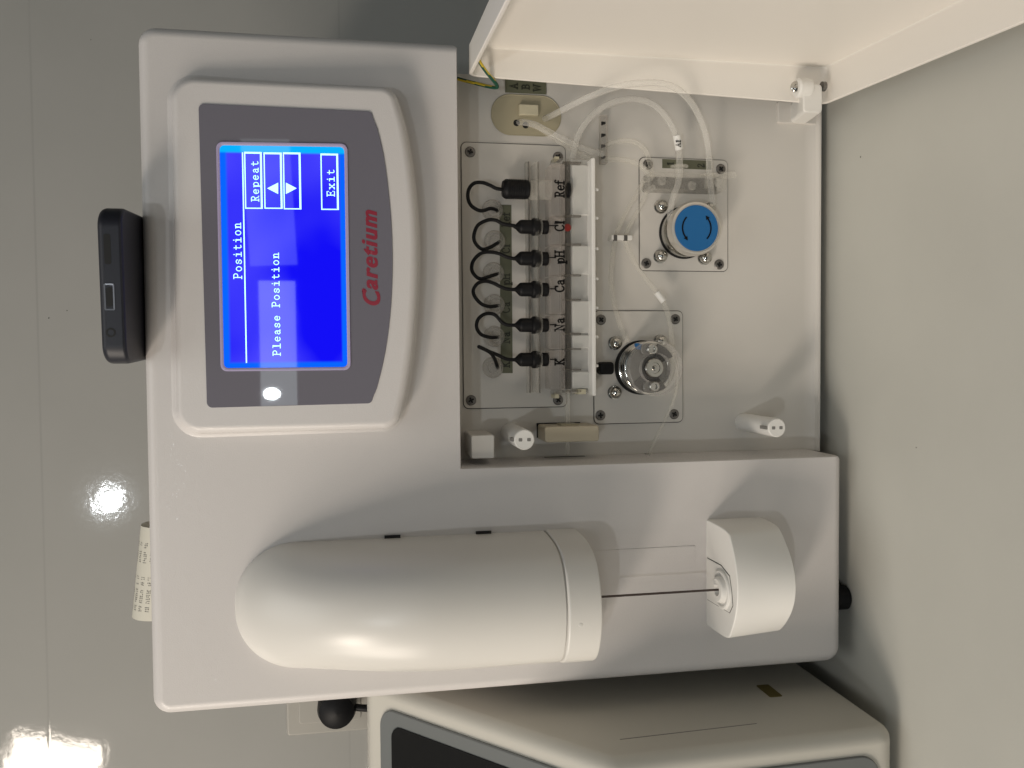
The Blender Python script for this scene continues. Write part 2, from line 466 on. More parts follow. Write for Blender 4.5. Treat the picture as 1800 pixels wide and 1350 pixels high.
# ------------------------------------------------------------------ lettering (stroke glyphs)
def arc(cx, cy, rx, ry, a0, a1, n=10):
    return [(cx+rx*math.cos(math.radians(a0+(a1-a0)*k/n)), cy+ry*math.sin(math.radians(a0+(a1-a0)*k/n))) for k in range(n+1)]
S = smoothpoly
GL = {
 'P': [[(.14, 0), (.14, 1)], [(0, 0), (.3, 0)], [(0, 1), (.36, 1)]+arc(.34, .75, .2, .25, 90, -90)+[(.14, .5)]],
 'o': [arc(.3, .33, .23, .33, 0, 360, 18)],
 's': [S([(.48, .44), (.48, .58), (.3, .66), (.12, .56), (.16, .40), (.42, .28), (.5, .14), (.3, 0), (.1, .08), (.1, .22)])],
 'i': [[(.1, .64), (.32, .64), (.32, 0)], [(.08, 0), (.54, 0)], [(.29, .84), (.29, .95)]],
 't': [S([(.24, .9), (.24, .5), (.24, .16), (.34, .0), (.52, .07)]), [(.06, .64), (.48, .64)]],
 'n': [[(.02, .64), (.14, .64), (.14, 0)], [(0, 0), (.27, 0)], S([(.14, .42), (.22, .6), (.34, .66), (.45, .56), (.46, .3), (.46, 0)]), [(.36, 0), (.6, 0)]],
 'l': [[(.1, 1), (.31, 1), (.31, 0)], [(.06, 0), (.55, 0)]],
 'e': [[(.09, .35), (.52, .35)]+S([(.52, .35), (.48, .57), (.3, .66), (.13, .53), (.09, .3), (.16, .08), (.32, 0), (.5, .1)])],
 'a': [S([(.12, .54), (.28, .66), (.42, .56), (.44, .36), (.44, .0)]), [(.44, 0), (.58, 0)], S([(.44, .38), (.24, .36), (.09, .2), (.2, 0), (.34, .03), (.44, .16)])],
 'R': [[(.14, 0), (.14, 1)], [(0, 0), (.28, 0)], [(0, 1), (.34, 1)]+arc(.33, .76, .18, .24, 90, -90)+[(.14, .52)], [(.3, .52), (.5, 0), (.6, 0)]],
 'p': [[(.02, .64), (.14, .64), (.14, -.3)], [(0, -.3), (.3, -.3)], S([(.14, .48), (.32, .66), (.5, .54), (.54, .33), (.5, .12), (.32, 0), (.14, .16)])],
 'E': [[(.12, 0), (.12, 1)], [(0, 1), (.52, 1), (.52, .78)], [(0, 0), (.54, 0), (.54, .24)], [(.12, .52), (.38, .52)], [(.38, .42), (.38, .62)]],
 'x': [[(.08, .64), (.52, 0)], [(.52, .64), (.08, 0)], [(0, .64), (.2, .64)], [(.4, .64), (.58, .64)], [(0, 0), (.2, 0)], [(.4, 0), (.6, 0)]],
 'K': [[(.14, 0), (.14, 1)], [(0, 0), (.28, 0)], [(0, 1), (.28, 1)], [(.14, .36), (.56, 1)], [(.44, 1), (.68, 1)], [(.28, .56), (.6, 0)], [(.48, 0), (.72, 0)]],
 'N': [[(.14, 0), (.14, 1), (.6, 0), (.6, 1)], [(0, 0), (.28, 0)], [(0, 1), (.16, 1)], [(.48, 1), (.74, 1)]],
 'C': [arc(.38, .5, .32, .5, 42, 318, 20), [(.62, .68), (.62, 1)]],
 'H': [[(.14, 0), (.14, 1)], [(.6, 0), (.6, 1)], [(.14, .52), (.6, .52)], [(0, 0), (.28, 0)], [(0, 1), (.28, 1)], [(.46, 0), (.74, 0)], [(.46, 1), (.74, 1)]],
 'f': [S([(.5, .92), (.4, 1.02), (.27, .95), (.24, .75), (.24, .3), (.24, 0)]), [(.08, 0), (.42, 0)], [(.06, .64), (.44, .64)]],
 'A': [[(.1, 0), (.36, 1), (.62, 0)], [(.2, .34), (.53, .34)], [(0, 0), (.22, 0)], [(.5, 0), (.74, 0)]],
 'B': [[(.14, 0), (.14, 1)], [(0, 1), (.34, 1)]+arc(.34, .77, .18, .23, 90, -90)+[(.14, .54)], [(.34, .54)]+arc(.36, .27, .21, .27, 90, -90)+[(0, 0)]],
 'W': [[(.08, 1), (.26, 0), (.44, .9), (.62, 0), (.8, 1)], [(0, 1), (.2, 1)], [(.68, 1), (.9, 1)]],
 '1': [[(.12, .82), (.3, 1), (.3, 0)], [(.12, 0), (.48, 0)]],
 '2': [S([(.1, .78), (.16, .95), (.32, 1), (.48, .88), (.46, .66), (.26, .34), (.08, 0)])+[(.54, 0), (.54, .16)]],
 'L': [[(.14, 1), (.14, 0), (.5, 0)]],
}
ADV = {'K': .8, 'N': .84, 'C': .78, 'H': .84, 'f': .46, 'A': .8, 'B': .68, 'W': .96, 'R': .72, 'e': .6, 'a': .62, 'p': .66, 'l': .36, '1': .55, '2': .62}
GLP = dict(GL)
GLP['l'] = [[(.06, 1), (.17, 1), (.17, 0)], [(.04, 0), (.3, 0)]]
def lettering(mb, text, fr, a, b, size, wid, h, mono=None, sx=1.0, shear=0.0):
    k = 0
    for ch in text:
        g = (GL if mono else GLP).get(ch)
        if g:
            for st in g:
                pts = [Vector((a+(x*sx+shear*y)*size, b+y*size)) for x, y in st]
                L = []; Rr = []
                for i, p in enumerate(pts):
                    d = (pts[min(i+1, len(pts)-1)]-pts[max(i-1, 0)]).normalized()
                    nn = Vector((-d.y, d.x))
                    if 0 < i < len(pts)-1:
                        d1 = (pts[i]-pts[i-1]).normalized()
                        kk = max(0.5, abs(Vector((-d1.y, d1.x)).dot(nn)))
                        nn = nn/kk
                    q = p.copy()
                    if i == 0: q = p-d*wid*0.35
                    if i == len(pts)-1: q = p+d*wid*0.35
                    L.append(q+nn*wid/2); Rr.append(q-nn*wid/2)
                hh = h+k*1.5e-5; k += 1
                n = len(pts)
                v = [fr.at(q.x, q.y, hh) for q in L]+[fr.at(q.x, q.y, hh) for q in Rr]
                mb.add(v, [(i, n+i, n+i+1, i+1) for i in range(n-1)])
        a += (mono if mono else ADV.get(ch, .6)*sx)*size
    return a
def textwidth(text, size): return sum(ADV.get(c, .6) for c in text)*size
def bar(mb, fr, x0, x1, y0, y1, h): mb.add([fr.at(x0, y0, h), fr.at(x1, y0, h), fr.at(x1, y1, h), fr.at(x0, y1, h)], [(0, 1, 2, 3)])

# ------------------------------------------------------------------ the setting
mb = MB()
mb.prism(rect(-1.6, 1.9, -0.6, 2.2), WL, -0.02, 0)
def specks(m_, o_at, spots):
    n_ = len(m_.f)
    for x, y, r in spots:
        m_.add([o_at(x+r*math.cos(k*1.0472)*random.uniform(.6, 1.2), y+r*math.sin(k*1.0472)*random.uniform(.6, 1.2)) for k in range(6)], [tuple(range(6))])
    return n_
nf = specks(mb, lambda x, y: WL.at(x, y, 0.0003), [(*WL.pick(118, 546), 0.0007), (*WL.pick(86, 559), 0.0007), (*WL.pick(160, 70), 0.0005)])
WO = mb.build('wall', [M_wall, M_gap], smooth=0)
for i_, p_ in enumerate(WO.data.polygons):
    if i_ >= nf: p_.material_index = 1
tag(WO, kind='structure')
mb = MB()
CT = Frame((0, 0, 0), (1, 0, 0), (0, 1, 0))
mb.prism(rect(-1.6, 1.9, -0.72, 0.417), CT, -0.03, 0, bev=0.004)
nf = specks(mb, lambda x, y: CT.at(x, y, 0.0002), [(*CT.pick(1513, 276), 0.0005), (*CT.pick(1611, 787), 0.0004)])
KO = mb.build('counter', [M_counter, M_gap])
for i_, p_ in enumerate(KO.data.polygons):
    if i_ >= nf: p_.material_index = 1
tag(KO, kind='structure')

# ------------------------------------------------------------------ the analyzer
A = empty('electrolyte_analyzer', (0, 0, 0),
          'white benchtop analyzer with a lit blue display and its side door hanging open', 'lab analyzer')

def Lring(e, ei, h, rc):
    """outline of the L-shaped front: outer edges moved in by e, edges towards the compartment by ei"""
    c = [(e, Z0+e), (XC-ei, Z0+e), (XC-ei, ZC+ei), (W-e, ZC+ei), (W-e, H-e), (e, H-e)]
    r = [max(rc-e, 4e-4), max(0.004-e, 4e-4), 5e-4, max(0.003-e, 4e-4), max(rc-e, 4e-4), max(rc-e, 4e-4)]
    return [FR.at(x, y, h) for x, y in rpoly(c, r, 6)]
mb = MB()
rings = [Lring(0, 0, -DB, 0.009), Lring(0, 0, -0.007, 0.009)]
for k in range(1, 8):
    a = math.pi/2*k/7
    rings.append(Lring(0.0062*(1-math.cos(a)), 0.0008*(1-math.cos(a)), -0.0062*(1-math.sin(a)), 0.009))
mb.loft(rings)
mb.build('housing', M_house, A)
mb = MB()
mb.prism(rrect(0.002, W-0.002, Z0+0.001, H-0.002, 0.008), FR, -0.33, -DB-0.0062, bev0=0.004)
mb.build('rear_body', M_house, A)
for x, y in ((0.035, -0.03), (0.315, -0.06), (0.035, -0.29), (0.315, -0.29)):
    mb = MB(); mb.lathe((x, -y, 0), (0, 0, 1), [(0.010, 0.0), (0.012, 0.0015), (0.0125, Z0+0.0008)])
    mb.build('foot', M_black, A)
mb = MB()
q = prect(FR, 1483, 1072, 1495, 1036)
mb.lathe((0.034, 0.016, 0.0), (0, 0, 1), [(0.0062, 0.0), (0.0074, 0.001), (0.0074, Z0+0.0008)])
mb.build('foot', M_black, A)

# compartment back panel with its turned-up lower lip
mb = MB()
prof = [(ZC+0.02, 0.0), (0.017, 0.0), (0.0125, 0.0006), (0.0098, 0.0022), (0.0088, 0.0045), (0.0076, 0.0045), (0.0076, -0.006), (ZC+0.02, -0.006)]
r0 = [BK.at(XC-0.001, z, h) for z, h in prof]; r1 = [BK.at(W-0.004, z, h) for z, h in prof]
mb.loft([r0, r1])
mb.build('back_panel', M_panel, A)

# --- display
def pk(fr, pts, h=0.0): return [fr.pick(x, y, h) for x, y in pts]
def spans(fr, a, b): return 0
crest = smoothpoly(pk(CF, [(690, 744), (703, 690), (714, 620), (721, 540), (724, 460), (722, 380), (713, 290), (700, 215), (684, 160)]), 4)
crest = crest[4:-4] + rpoly([crest[-4], crest[-1], CF.pick(309, 142), CF.pick(318, 753), crest[0], crest[3]], [1e-4, 0.006, 0.009, 0.009, 0.006, 1e-4], 8)[9:-9]
crest = ccw(crest)
def base_ring(d, h):
    out = []
    for x, y in inset(crest, -d):
        p = CF.at(x, y)
        out.append(Vector((p.x, -h, p.z-0.004 if False else p.z)))
    return out
mb = MB()
rings = [base_ring(0.0055, -0.001), base_ring(0.0055, 0.0002), base_ring(0.0042, 0.0008), base_ring(0.0034, 0.002)]
for k in range(0, 8):
    a = math.pi/2*k/7
    rings.append([CF.at(x, y, -0.0042*(1-math.sin(a))) for x, y in inset(crest, -0.003+0.0042*(1-math.cos(a)))])
mb.loft(rings)
CAS = mb.build('display_casing', M_house, A, smooth=60)

fcurve = smoothpoly(pk(CF, [(655, 709), (671, 650), (682, 590), (688.5, 520), (690, 440), (685.5, 360), (674, 270), (655, 196)]), 4)
fcorn = rpoly([fcurve[-1], CF.pick(349, 182), CF.pick(364, 717), fcurve[0]], [0.0025, 0.0028, 0.0028, 0.0025], 6)
facep = ccw(fcurve[2:-2]+fcorn)
mb = MB(); mb.prism(facep, CF, -0.001, 0.0006, bev=0.0003, nb=2)
FACE = mb.build('faceplate', M_face, A)
sx0, sx1, sz0, sz1 = prect(CF, 390, 257, 608, 646, 0.0006)
mb = MB()
ro = rrect(sx0-0.0016, sx1+0.0016, sz0-0.0016, sz1+0.0016, 0.0032, 5)
rm = rrect(sx0-0.0006, sx1+0.0006, sz0-0.0006, sz1+0.0006, 0.0026, 5)
ri = rrect(sx0, sx1, sz0, sz1, 0.0022, 5)
mb.loft([[CF.at(x, y, 0.0005) for x, y in ro], [CF.at(x, y, 0.0011) for x, y in ro], [CF.at(x, y, 0.0012) for x, y in rm], [CF.at(x, y, 0.00085) for x, y in ri], [CF.at(x, y, 0.0005) for x, y in ri]], False, False)
mb.build('screen_rim', M_rim, FACE)
mb = MB()
mb.prism(rrect(sx0+0.00002, sx1-0.00002, sz0+0.00002, sz1-0.00002, 0.0021, 5), CF, 0.0003, 0.0008)
SCR = mb.build('screen', M_screen, A, smooth=0)
SH = 0.0009
def sp(px, py): return CF.pick(px, py, SH)
def screen_text(txt, px_base, py0, py1, px_top):
    a0, b0 = sp(px_base, py0); a1, _ = sp(px_base, py1); _, t1 = sp(px_top, py0)
    size = (t1-b0)
    adv = (a1-a0)/(len(txt)-0.08)
    m_ = MB(); lettering(m_, txt, CF, a0, b0, size, 0.00042, SH, mono=adv/size, sx=adv/size/0.78)
    m_.build('screen_text', M_text, SCR, smooth=0)
screen_text('Position', 425, 490, 390, 411)
screen_text('Please Position', 493, 625, 443, 480)
screen_text('Repeat', 455, 354, 281, 442)
screen_text('Exit', 588, 345, 296, 575)
mb = MB()
x0, x1, z0, z1 = prect(CF, 427.5, 268, 432, 638, SH); z0 = (z0+z1)/2; bar(mb, CF, x0, x1, z0-0.0003, z0+0.0003, SH)
mb.build('screen_rule', M_text, SCR, smooth=0)
def button(p0, q0, p1, q1):
    m_ = MB(); x0, x1, z0, z1 = prect(CF, p0, q0, p1, q1, SH); t = 0.00055
    bar(m_, CF, x0, x1, z0, z0+t*1.7, SH); bar(m_, CF, x0, x1, z1-t, z1, SH)
    bar(m_, CF, x0, x0+t, z0+t*1.7, z1-t, SH); bar(m_, CF, x1-t*1.6, x1, z0+t*1.7, z1-t, SH)
    m_.build('button_frame', M_text, SCR, smooth=0)
button(430, 267, 461, 367); button(464, 268, 496, 367); button(498, 268, 529, 368); button(564, 270, 595, 369)
for tri in ([(489, 321), (489, 341), (469.5, 331)], [(502.5, 321), (502.5, 341), (521.5, 331)]):
    mb = MB(); mb.add([CF.at(*sp(*t), SH) for t in tri], [(0, 1, 2)]); mb.build('arrow_mark', M_text, SCR, smooth=0)

# maker's name on the faceplate
def bfont(txt, fr, a, b, size, h, material, parent, name, shear=0.0, off=0.0, wscale=1.0):
    cu = bpy.data.curves.new(name, 'FONT')
    cu.body = txt; cu.size = 1; cu.shear = shear; cu.offset = off; cu.fill_mode = 'FRONT'; cu.space_character = 1.16
    o = bpy.data.objects.new(name, cu); COL.objects.link(o)
    dg = bpy.context.evaluated_depsgraph_get()
    me = bpy.data.meshes.new_from_object(o.evaluated_get(dg))
    bpy.data.objects.remove(o)
    xs = [v.co.x for v in me.vertices]
    x0_, wd = min(xs), max(xs)-min(xs)
    for v in me.vertices:
        x, y = v.co.x-x0_, v.co.y
        v.co = fr.at(a+x*size*wscale, b+y*size, h)
    me.materials.append(material)
    ob = bpy.data.objects.new(name, me); COL.objects.link(ob); ob.parent = parent
    return ob, wd
a0, b0 = CF.pick(664, 537, 0.0007); a1, _ = CF.pick(664, 369, 0.0007); _, t1 = CF.pick(633, 500, 0.0007)
size = (t1-b0)/0.70*1.0
ob, wd = bfont('Caretium', CF, a0, b0, 1, 0.0007, M_red, FACE, 'logo', shear=0.28, off=0.018)
bmx = bmesh.new(); bmx.from_mesh(ob.data)          # heavier strokes: the letters printed twice, a hair apart
dup = bmesh.ops.duplicate(bmx, geom=bmx.verts[:]+bmx.edges[:]+bmx.faces[:])
for v in dup['geom']:
    if isinstance(v, bmesh.types.BMVert): v.co += CF.U*0.05+CF.N*2e-5
bmx.to_mesh(ob.data); bmx.free()
wd += 0.05
for v in ob.data.vertices:
    d = v.co-CF.at(a0, b0, 0.0007)
    u_, v_ = d.dot(CF.U), d.dot(CF.V)
    s_ = (a1-a0)/wd
    big = 1.06 if u_/wd < 0.155 else 1.0
    v.co = CF.at(a0+u_*s_, b0+v_*size*0.92*big-(0.001 if big > 1 else 0), 0.0007+max(0.0, d.dot(CF.N)))

# --- screws, plates and labels in the compartment
def screw(fr, px, py, h, r, parent, dark=True):
    a, b = fr.pick(px, py, h)
    O = fr.at(a, b, h)
    m_ = MB()
    m_.lathe(O, fr.N, [(r, -0.001), (r, 0.0001), (r*0.85, 0.00055), (r*0.45, 0.0007), (r*0.4, 0.0001), (0, 0.0001)], 24)
    s_ = m_.build('screw', M_screw, parent)
    m_ = MB()
    an = random.uniform(0, 1.5)
    f2 = Frame(O, fr.U*math.cos(an)+fr.V*math.sin(an), fr.V*math.cos(an)-fr.U*math.sin(an))
    w_ = r*0.14; l_ = r*0.55
    m_.prism([(-w_, -l_), (w_, -l_), (w_, -w_), (l_, -w_), (l_, w_), (w_, w_), (w_, l_), (-w_, l_), (-w_, w_), (-l_, w_), (-l_, -w_), (-w_, -w_)], f2, 0.0002, 0.00078)
    m_.v = [v for v in m_.v]
    return s_, m_
def add_screw(px, py, parent, fr=BK, h=0.0012, r=0.0031):
    s_, m_ = screw(fr, px, py, h, r, parent)
    # the cross recess belongs to the screw head
    me = s_.data
    bm = bmesh.new(); bm.from_mesh(me)
    vs = [bm.verts.new(v) for v in m_.v]
    for f in m_.f:
        fc = bm.faces.new([vs[i] for i in f]); fc.material_index = 1
    bmesh.ops.recalc_face_normals(bm, faces=bm.faces)
    bm.to_mesh(me); bm.free()
    me.materials.append(M_slot)
    return s_
def plate(name, p0, q0, p1, q1, r=0.003):
    x0, x1, z0, z1 = prect(BK, p0, q0, p1, q1)
    m_ = MB(); m_.prism(rrect(x0, x1, z0, z1, r), BK, -0.0005, 0.0010, bev=0.0003, nb=2)
    o = m_.build(name, M_panel, A)
    m_ = MB()
    out = rrect(x0-0.00045, x1+0.00045, z0-0.00045, z1+0.00045, r+0.00045)
    m_.prism(out, BK, -0.0004, 0.00025)
    m_.build('plate_gap', M_line, o)
    return o
EP = plate('electrode_plate', 813, 254, 994, 716)
for p in ((826.5, 267), (828, 703.5), (981, 276), (981, 703)): add_screw(*p, EP)
def label(p0, q0, p1, q1, parent, h=0.0010):
    x0, x1, z0, z1 = prect(BK, p0, q0, p1, q1, h)
    m_ = MB(); m_.prism(rect(x0, x1, z0, z1), BK, h-0.0005, h+0.00012)
    return m_.build('label', M_olive, parent)
WLAB = label(879, 360, 900, 656, A)
def centred(mb_, txt, fr, px, py, h, size, wid):
    """lettering centred on a photo position"""
    a, b = fr.pick(px, py, h)
    lettering(mb_, txt, fr, a-textwidth(txt, size)/2+0.05*size, b-size/2, size, wid, h)
for t, py in (('K', 641), ('Na', 594), ('Ca', 541), ('pH', 491), ('Cl', 438), ('Ref', 387)):
    mb = MB(); centred(mb, t, BK, 889, py, 0.0012, 0.0046, 0.00075)
    mb.build('lettering', M_oliveink, WLAB, smooth=0)

# --- electrode holder
EH_ = 0.022
x0, x1, z0, z1 = prect(BK, 1003, 281, 1041, 690, 0.012)
mb = MB(); mb.prism(rrect(x0, x1, z0, z1, 0.0008, 3), BK, 0.0012, 0.013, bev=0.0006)
HOLD = mb.build('electrode_holder', M_frost, A)
x0, x1, z0, z1 = prect(BK, 1040.5, 277, 1047.5, 696, 0.022)
mb = MB(); mb.prism(rrect(x0, x1, z0, z1, 0.0008, 3), BK, 0.0012, 0.022, bev=0.0006)
mb.build('tray_lip', M_white, HOLD)
for py in (333, 383, 437, 490, 541, 592, 643):
    a, b = BK.pick(1047, py, 0.02)
    mb = MB(); mb.lathe(BK.at(a, b+0.0003, 0.0195), (0, 0, -1), [(0.0009, 0), (0.0009, 0.0016), (0.0006, 0.002)], 12)
    mb.build('nub', M_white, HOLD)
for p0, p1, h0, h1 in ((926, 931, 0.0012, 0.006), (943, 948, 0.0012, 0.016)):
    x0, x1, z0, z1 = prect(BK, p0, 284, p1, 691, h1)
    mb = MB(); mb.prism(rect(x0, x1, z0, z1), BK, h0, h1, bev=0.0004, nb=2)
    mb.build('rail', M_clear, HOLD)
    mb = MB(); mb.prism(rect(x0, x1, z0-0.0002, z0+0.0003), BK, h1-0.002, h1+0.0003); mb.build('rail_edge', M_chan, HOLD)
x0, x1, z0, z1 = prect(BK, 994, 284, 1003, 684, 0.014)
mb = MB(); mb.prism(rect(x0, x1, z0, z1), BK, 0.003, 0.014, bev=0.0004, nb=2)
mb.build('flow_channel', M_chan, HOLD)
for q0, q1 in ((290, 378), (432, 482), (529, 585), (589, 612), (653, 683)):
    x0, x1, z0, z1 = prect(BK, 1006, q0, 1036, q1, 0.0145)
    mb = MB(); mb.prism(rrect(x0, x1, z0, z1, 0.0008, 3), BK, 0.0125, 0.0150, bev=0.0007)
    mb.build('highlight_block', M_cell, HOLD)  # bright highlights of the clear holder put in as whitish blocks
for py in (286, 380, 430, 484, 527, 587, 614, 650, 688):
    x0, x1, z0, z1 = prect(BK, 990, py-1.6, 1021, py+1.6, 0.0165)
    mb = MB(); mb.prism(rect(x0, x1, z0, z1), BK, 0.0135, 0.0175, bev=0.0003, nb=2)
    mb.build('divider', M_chan, HOLD)
for py, s_ in ((282, -1), (691, 1)):
    x0, x1, z0, z1 = prect(BK, 975, py-5, 1012, py+4, 0.012)
    mb = MB(); mb.prism(rrect(x0, x1, z0, z1, 0.0008, 3), BK, 0.0012, 0.010, bev=0.0004)
    mb.build('end_block', M_clear, HOLD)
    x0, x1, z0, z1 = prect(BK, 974.5, py-(2 if s_ < 0 else -2), 982, py+6*s_+(0 if s_ < 0 else 3), 0.010)
    mb = MB(); mb.prism(rect(x0, x1, z0, z1), BK, 0.0015, 0.0112)
    mb.build('clip_tab', M_insert, HOLD)
x0, x1, z0, z1 = prect(BK, 1016, 684, 1030, 693, 0.0155)
mb = MB(); mb.prism(rect(x0, x1, z0, z1), BK, 0.0012, 0.0155); mb.build('clip_tab', M_insert, HOLD)

# --- electrodes: block, plug, pin, lettering and cable each
paths = {
 'Ref': [(874, 371, .002), (872, 369, .006), (862, 366.5, .009), (845, 370.5, .010), (829, 362, .011), (822.5, 348, .012), (824.5, 332, .012), (834, 322, .012), (848, 321, .012), (861, 325.5, .012), (872, 331, .012), (884, 333, .012)],
 'Cl': [(878, 425, .002), (873, 428, .006), (862, 434.5, .009), (848, 438, .010), (836, 428, .011), (833, 414, .012), (840, 396, .012), (857, 387, .012), (871, 387, .012), (885, 393.5, .012), (905, 397, .012)],
 'pH': [(876, 481, .002), (871, 482.5, .006), (860, 486, .009), (844, 490, .010), (833, 482, .011), (829, 471, .012), (833, 457, .012), (846, 445, .012), (861, 443, .012), (878, 446, .012), (892, 452, .012), (905, 455, .012)],
 'Ca': [(877, 537, .002), (871, 538, .006), (860, 539, .009), (846, 534, .010), (835, 522, .011), (832, 510, .012), (840, 498, .012), (854, 494, .012), (868, 498, .012), (880, 504, .012), (892, 508, .012), (905, 509, .012)],
 'Na': [(877, 592.5, .002), (871, 593, .006), (862, 593, .009), (846, 588, .010), (838, 576, .011), (840, 562, .012), (850, 553, .012), (862, 551, .012), (872, 555, .012), (882, 566, .012), (892, 571, .012), (908, 571.5, .012)],
 'K': [(875, 647, .002), (873, 641, .007), (869, 630, .012), (862, 620, .017), (850, 613, .021), (842, 609.5, .022), (846, 611.5, .020), (860, 618, .016), (875, 624, .013), (890, 631, .012), (905, 632.5, .012)],
}
lab = {'K': 636, 'Na': 571, 'Ca': 503, 'pH': 452, 'Cl': 398, 'Ref': 333}
spanp = {'K': (614.5, 686), 'Na': (553, 614), 'Ca': (484.5, 552), 'pH': (430.5, 484), 'Cl': (380.5, 430), 'Ref': (287, 380)}
axisp = {'K': 632, 'Na': 571.5, 'Ca': 509, 'pH': 454.5, 'Cl': 399, 'Ref': 333.5}
for nme in ('K', 'Na', 'Ca', 'pH', 'Cl', 'Ref'):
    q0, q1 = spanp[nme]
    x0, x1, z0, z1 = prect(BK, 968, q0+0.8, 993.5, q1-0.8, 0.018)
    mb = MB(); mb.prism(rrect(x0, x1, z0, z1, 0.0006, 3), BK, 0.003, 0.0178, bev=0.0005, nb=2)
    E_ = mb.build('electrode', M_acryl, A)
    hc = 0.012
    def zz(px): return BK.pick(px, axisp[nme], hc)[1]
    ax = BK.pick(935, axisp[nme], hc)[0]
    top = BK.at(ax, zz(906), hc)
    k = 1/3020.0
    if nme == 'Ref':
        top = BK.at(ax, zz(882), hc)
        prof = [(0.002, 0), (0.0044, 0.0004), (0.0054, 0.0018)]
        for i in range(9):
            d = 0.0026+i*0.0013
            prof += [(0.0056, d), (0.0056, d+0.0007), (0.0053, d+0.0008), (0.0053, d+0.0012)]
        prof += [(0.0054, 0.0150), (0.0046, 0.0158), (0.0, 0.0158)]
        mb = MB(); mb.lathe(top, (0, 0, -1), prof, 36); mb.build('plug', M_black, E_)
        mb = MB(); mb.lathe(BK.at(ax, zz(931), hc), (0, 0, -1), [(0.0045, 0), (0.0056, 0.0003), (0.0056, 0.0122), (0.0, 0.0124)], 32)
        mb.build('sleeve', M_clear, E_)
        a_, b_ = BK.pick(1000, 334, 0.015)
        mb = MB(); mb.lathe(BK.at(a_, b_+0.001, 0.0145), (0, 0, -1), [(0.0038, 0), (0.0044, 0.0004), (0.0044, 0.0014), (0.003, 0.0017)], 24); mb.build('seal', M_black, E_)
    else:
        mb = MB()
        mb.lathe(top, (0, 0, -1), [(0.0008, -0.0012), (0.0013, 0), (0.0032, 0.0019), (0.0038, 0.0026), (0.0040, 0.0036), (0.00405, 0.0092), (0.0047, 0.0096), (0.0051, 0.0104), (0.0050, 0.0128), (0.0043, 0.0140), (0.0, 0.0140)], 36)
        mb.build('plug', M_black, E_)
        mb = MB(); mb.lathe(BK.at(ax, zz(949), hc), (0, 0, -1), [(0.0046, 0), (0.0047, 0.0008), (0.003, 0.0009)], 32); mb.build('washer', M_clear, E_)
        mb = MB(); mb.lathe(BK.at(ax, zz(952.5), hc), (0, 0, -1), [(0.0035, 0), (0.0040, 0.0003), (0.0040, 0.0029), (0.0036, 0.0035), (0.0, 0.0035)], 32); mb.build('collar', M_black, E_)
        mb = MB(); mb.lathe(BK.at(ax, BK.pick(966, 500, 0.0184)[1], 0.0184), (0, 0, -1), [(0.00036, 0), (0.00036, 0.0040)], 10); mb.build('pin', M_wire, E_)
    mb = MB(); centred(mb, nme, BK, 983.5, lab[nme], 0.0180, 0.0052, 0.0009); mb.build('lettering', M_ink, E_, smooth=0)
    mb = MB(); mb.tube([BK.pt(*p) for p in paths[nme]], 0.00105, 12, 6); mb.build('cable', M_wire, E_)
    p = paths[nme][0]
    a_, b_ = BK.pick(p[0]-9, p[1]-1, 0.001)
    mb = MB(); mb.lathe(BK.at(a_, b_, 0.0011), BK.N, [(0.0062, 0), (0.0062, 0.0014), (0.0052, 0.0024), (0.0034, 0.0026), (0.003, 0.0040), (0.0022, 0.0044)], 28)
    mb.build('grommet', M_grom, E_)
    if nme == 'Cl':
        a_, b_ = BK.pick(997.5, 400, 0.0150)
        mb = MB(); mb.lathe(BK.at(a_, b_, 0.0142), BK.N, [(0.0022, 0), (0.0022, 0.001), (0.0018, 0.0013), (0, 0.0014)], 20); mb.build('seal', M_redpart, E_)

# --- latch block, pegs, sensor bracket
x0, x1, z0, z1 = prect(BK, 829, 765, 869, 806, 0.030)
mb = MB(); mb.prism(rrect(x0, x1, z0, z1, 0.001, 3), BK, -0.001, 0.030, bev=0.0006); mb.build('latch_block', M_panel, A)
def peg(px, py, r, h):
    a, b = BK.pick(px, py, h)
    m_ = MB(); m_.lathe(BK.at(a, b, 0), BK.N, [(r*1.03, -0.001), (r, h-0.0006), (r-0.0005, h), (0, h)], 40)
    o = m_.build('peg', M_white, A)
    for d in (-0.42, 0.42):
        m_ = MB(); m_.prism(rrect(a-0.0009, a+0.0009, b+d*r-0.0009-0.0002, b+d*r+0.0009, 0.0004, 3), BK, h-0.002, h+0.00012)
        m_.build('socket', M_dim, o, smooth=0)
    m_ = MB()
    lf = Frame(BK.at(a, b, 0), (0, -1, 0), (-1, 0, 0))
    m_.prism(rect(h-0.008, h-0.001, -0.0009, 0.0009), Frame(BK.at(a, b+r*0.8, 0), (0, -1, 0), (1, 0, 0)), -0.001, 0.0023)
    m_.build('slot', M_dim, o, smooth=0)
    return o
peg(922, 773, 0.0056, 0.043); peg(1366, 752, 0.0054, 0.043)
x0, x1, z0, z1 = prect(BK, 958, 749, 1053, 777, 0.020)
mb = MB()
mb.prism(rrect(x0, x1, z0, z1, 0.0015, 4), BK, -0.001, 0.020, bev=0.0008)
SB = mb.build('sensor_bracket', M_beige, A)
mb = MB(); mb.prism(rect(x0+0.001, x1+0.0006, z0+0.006, z1+0.0006), BK, -0.0005, 0.0006); mb.build('bracket_gap', M_slot, SB, smooth=0)
x0, x1, z0, z1 = prect(BK, 985, 746, 1015, 751, 0.013)
mb = MB(); mb.prism(rect(x1-0.0028, x1+0.0003, z0, z1), BK, 0.004, 0.0155); mb.build('notch', M_port, SB, smooth=0)

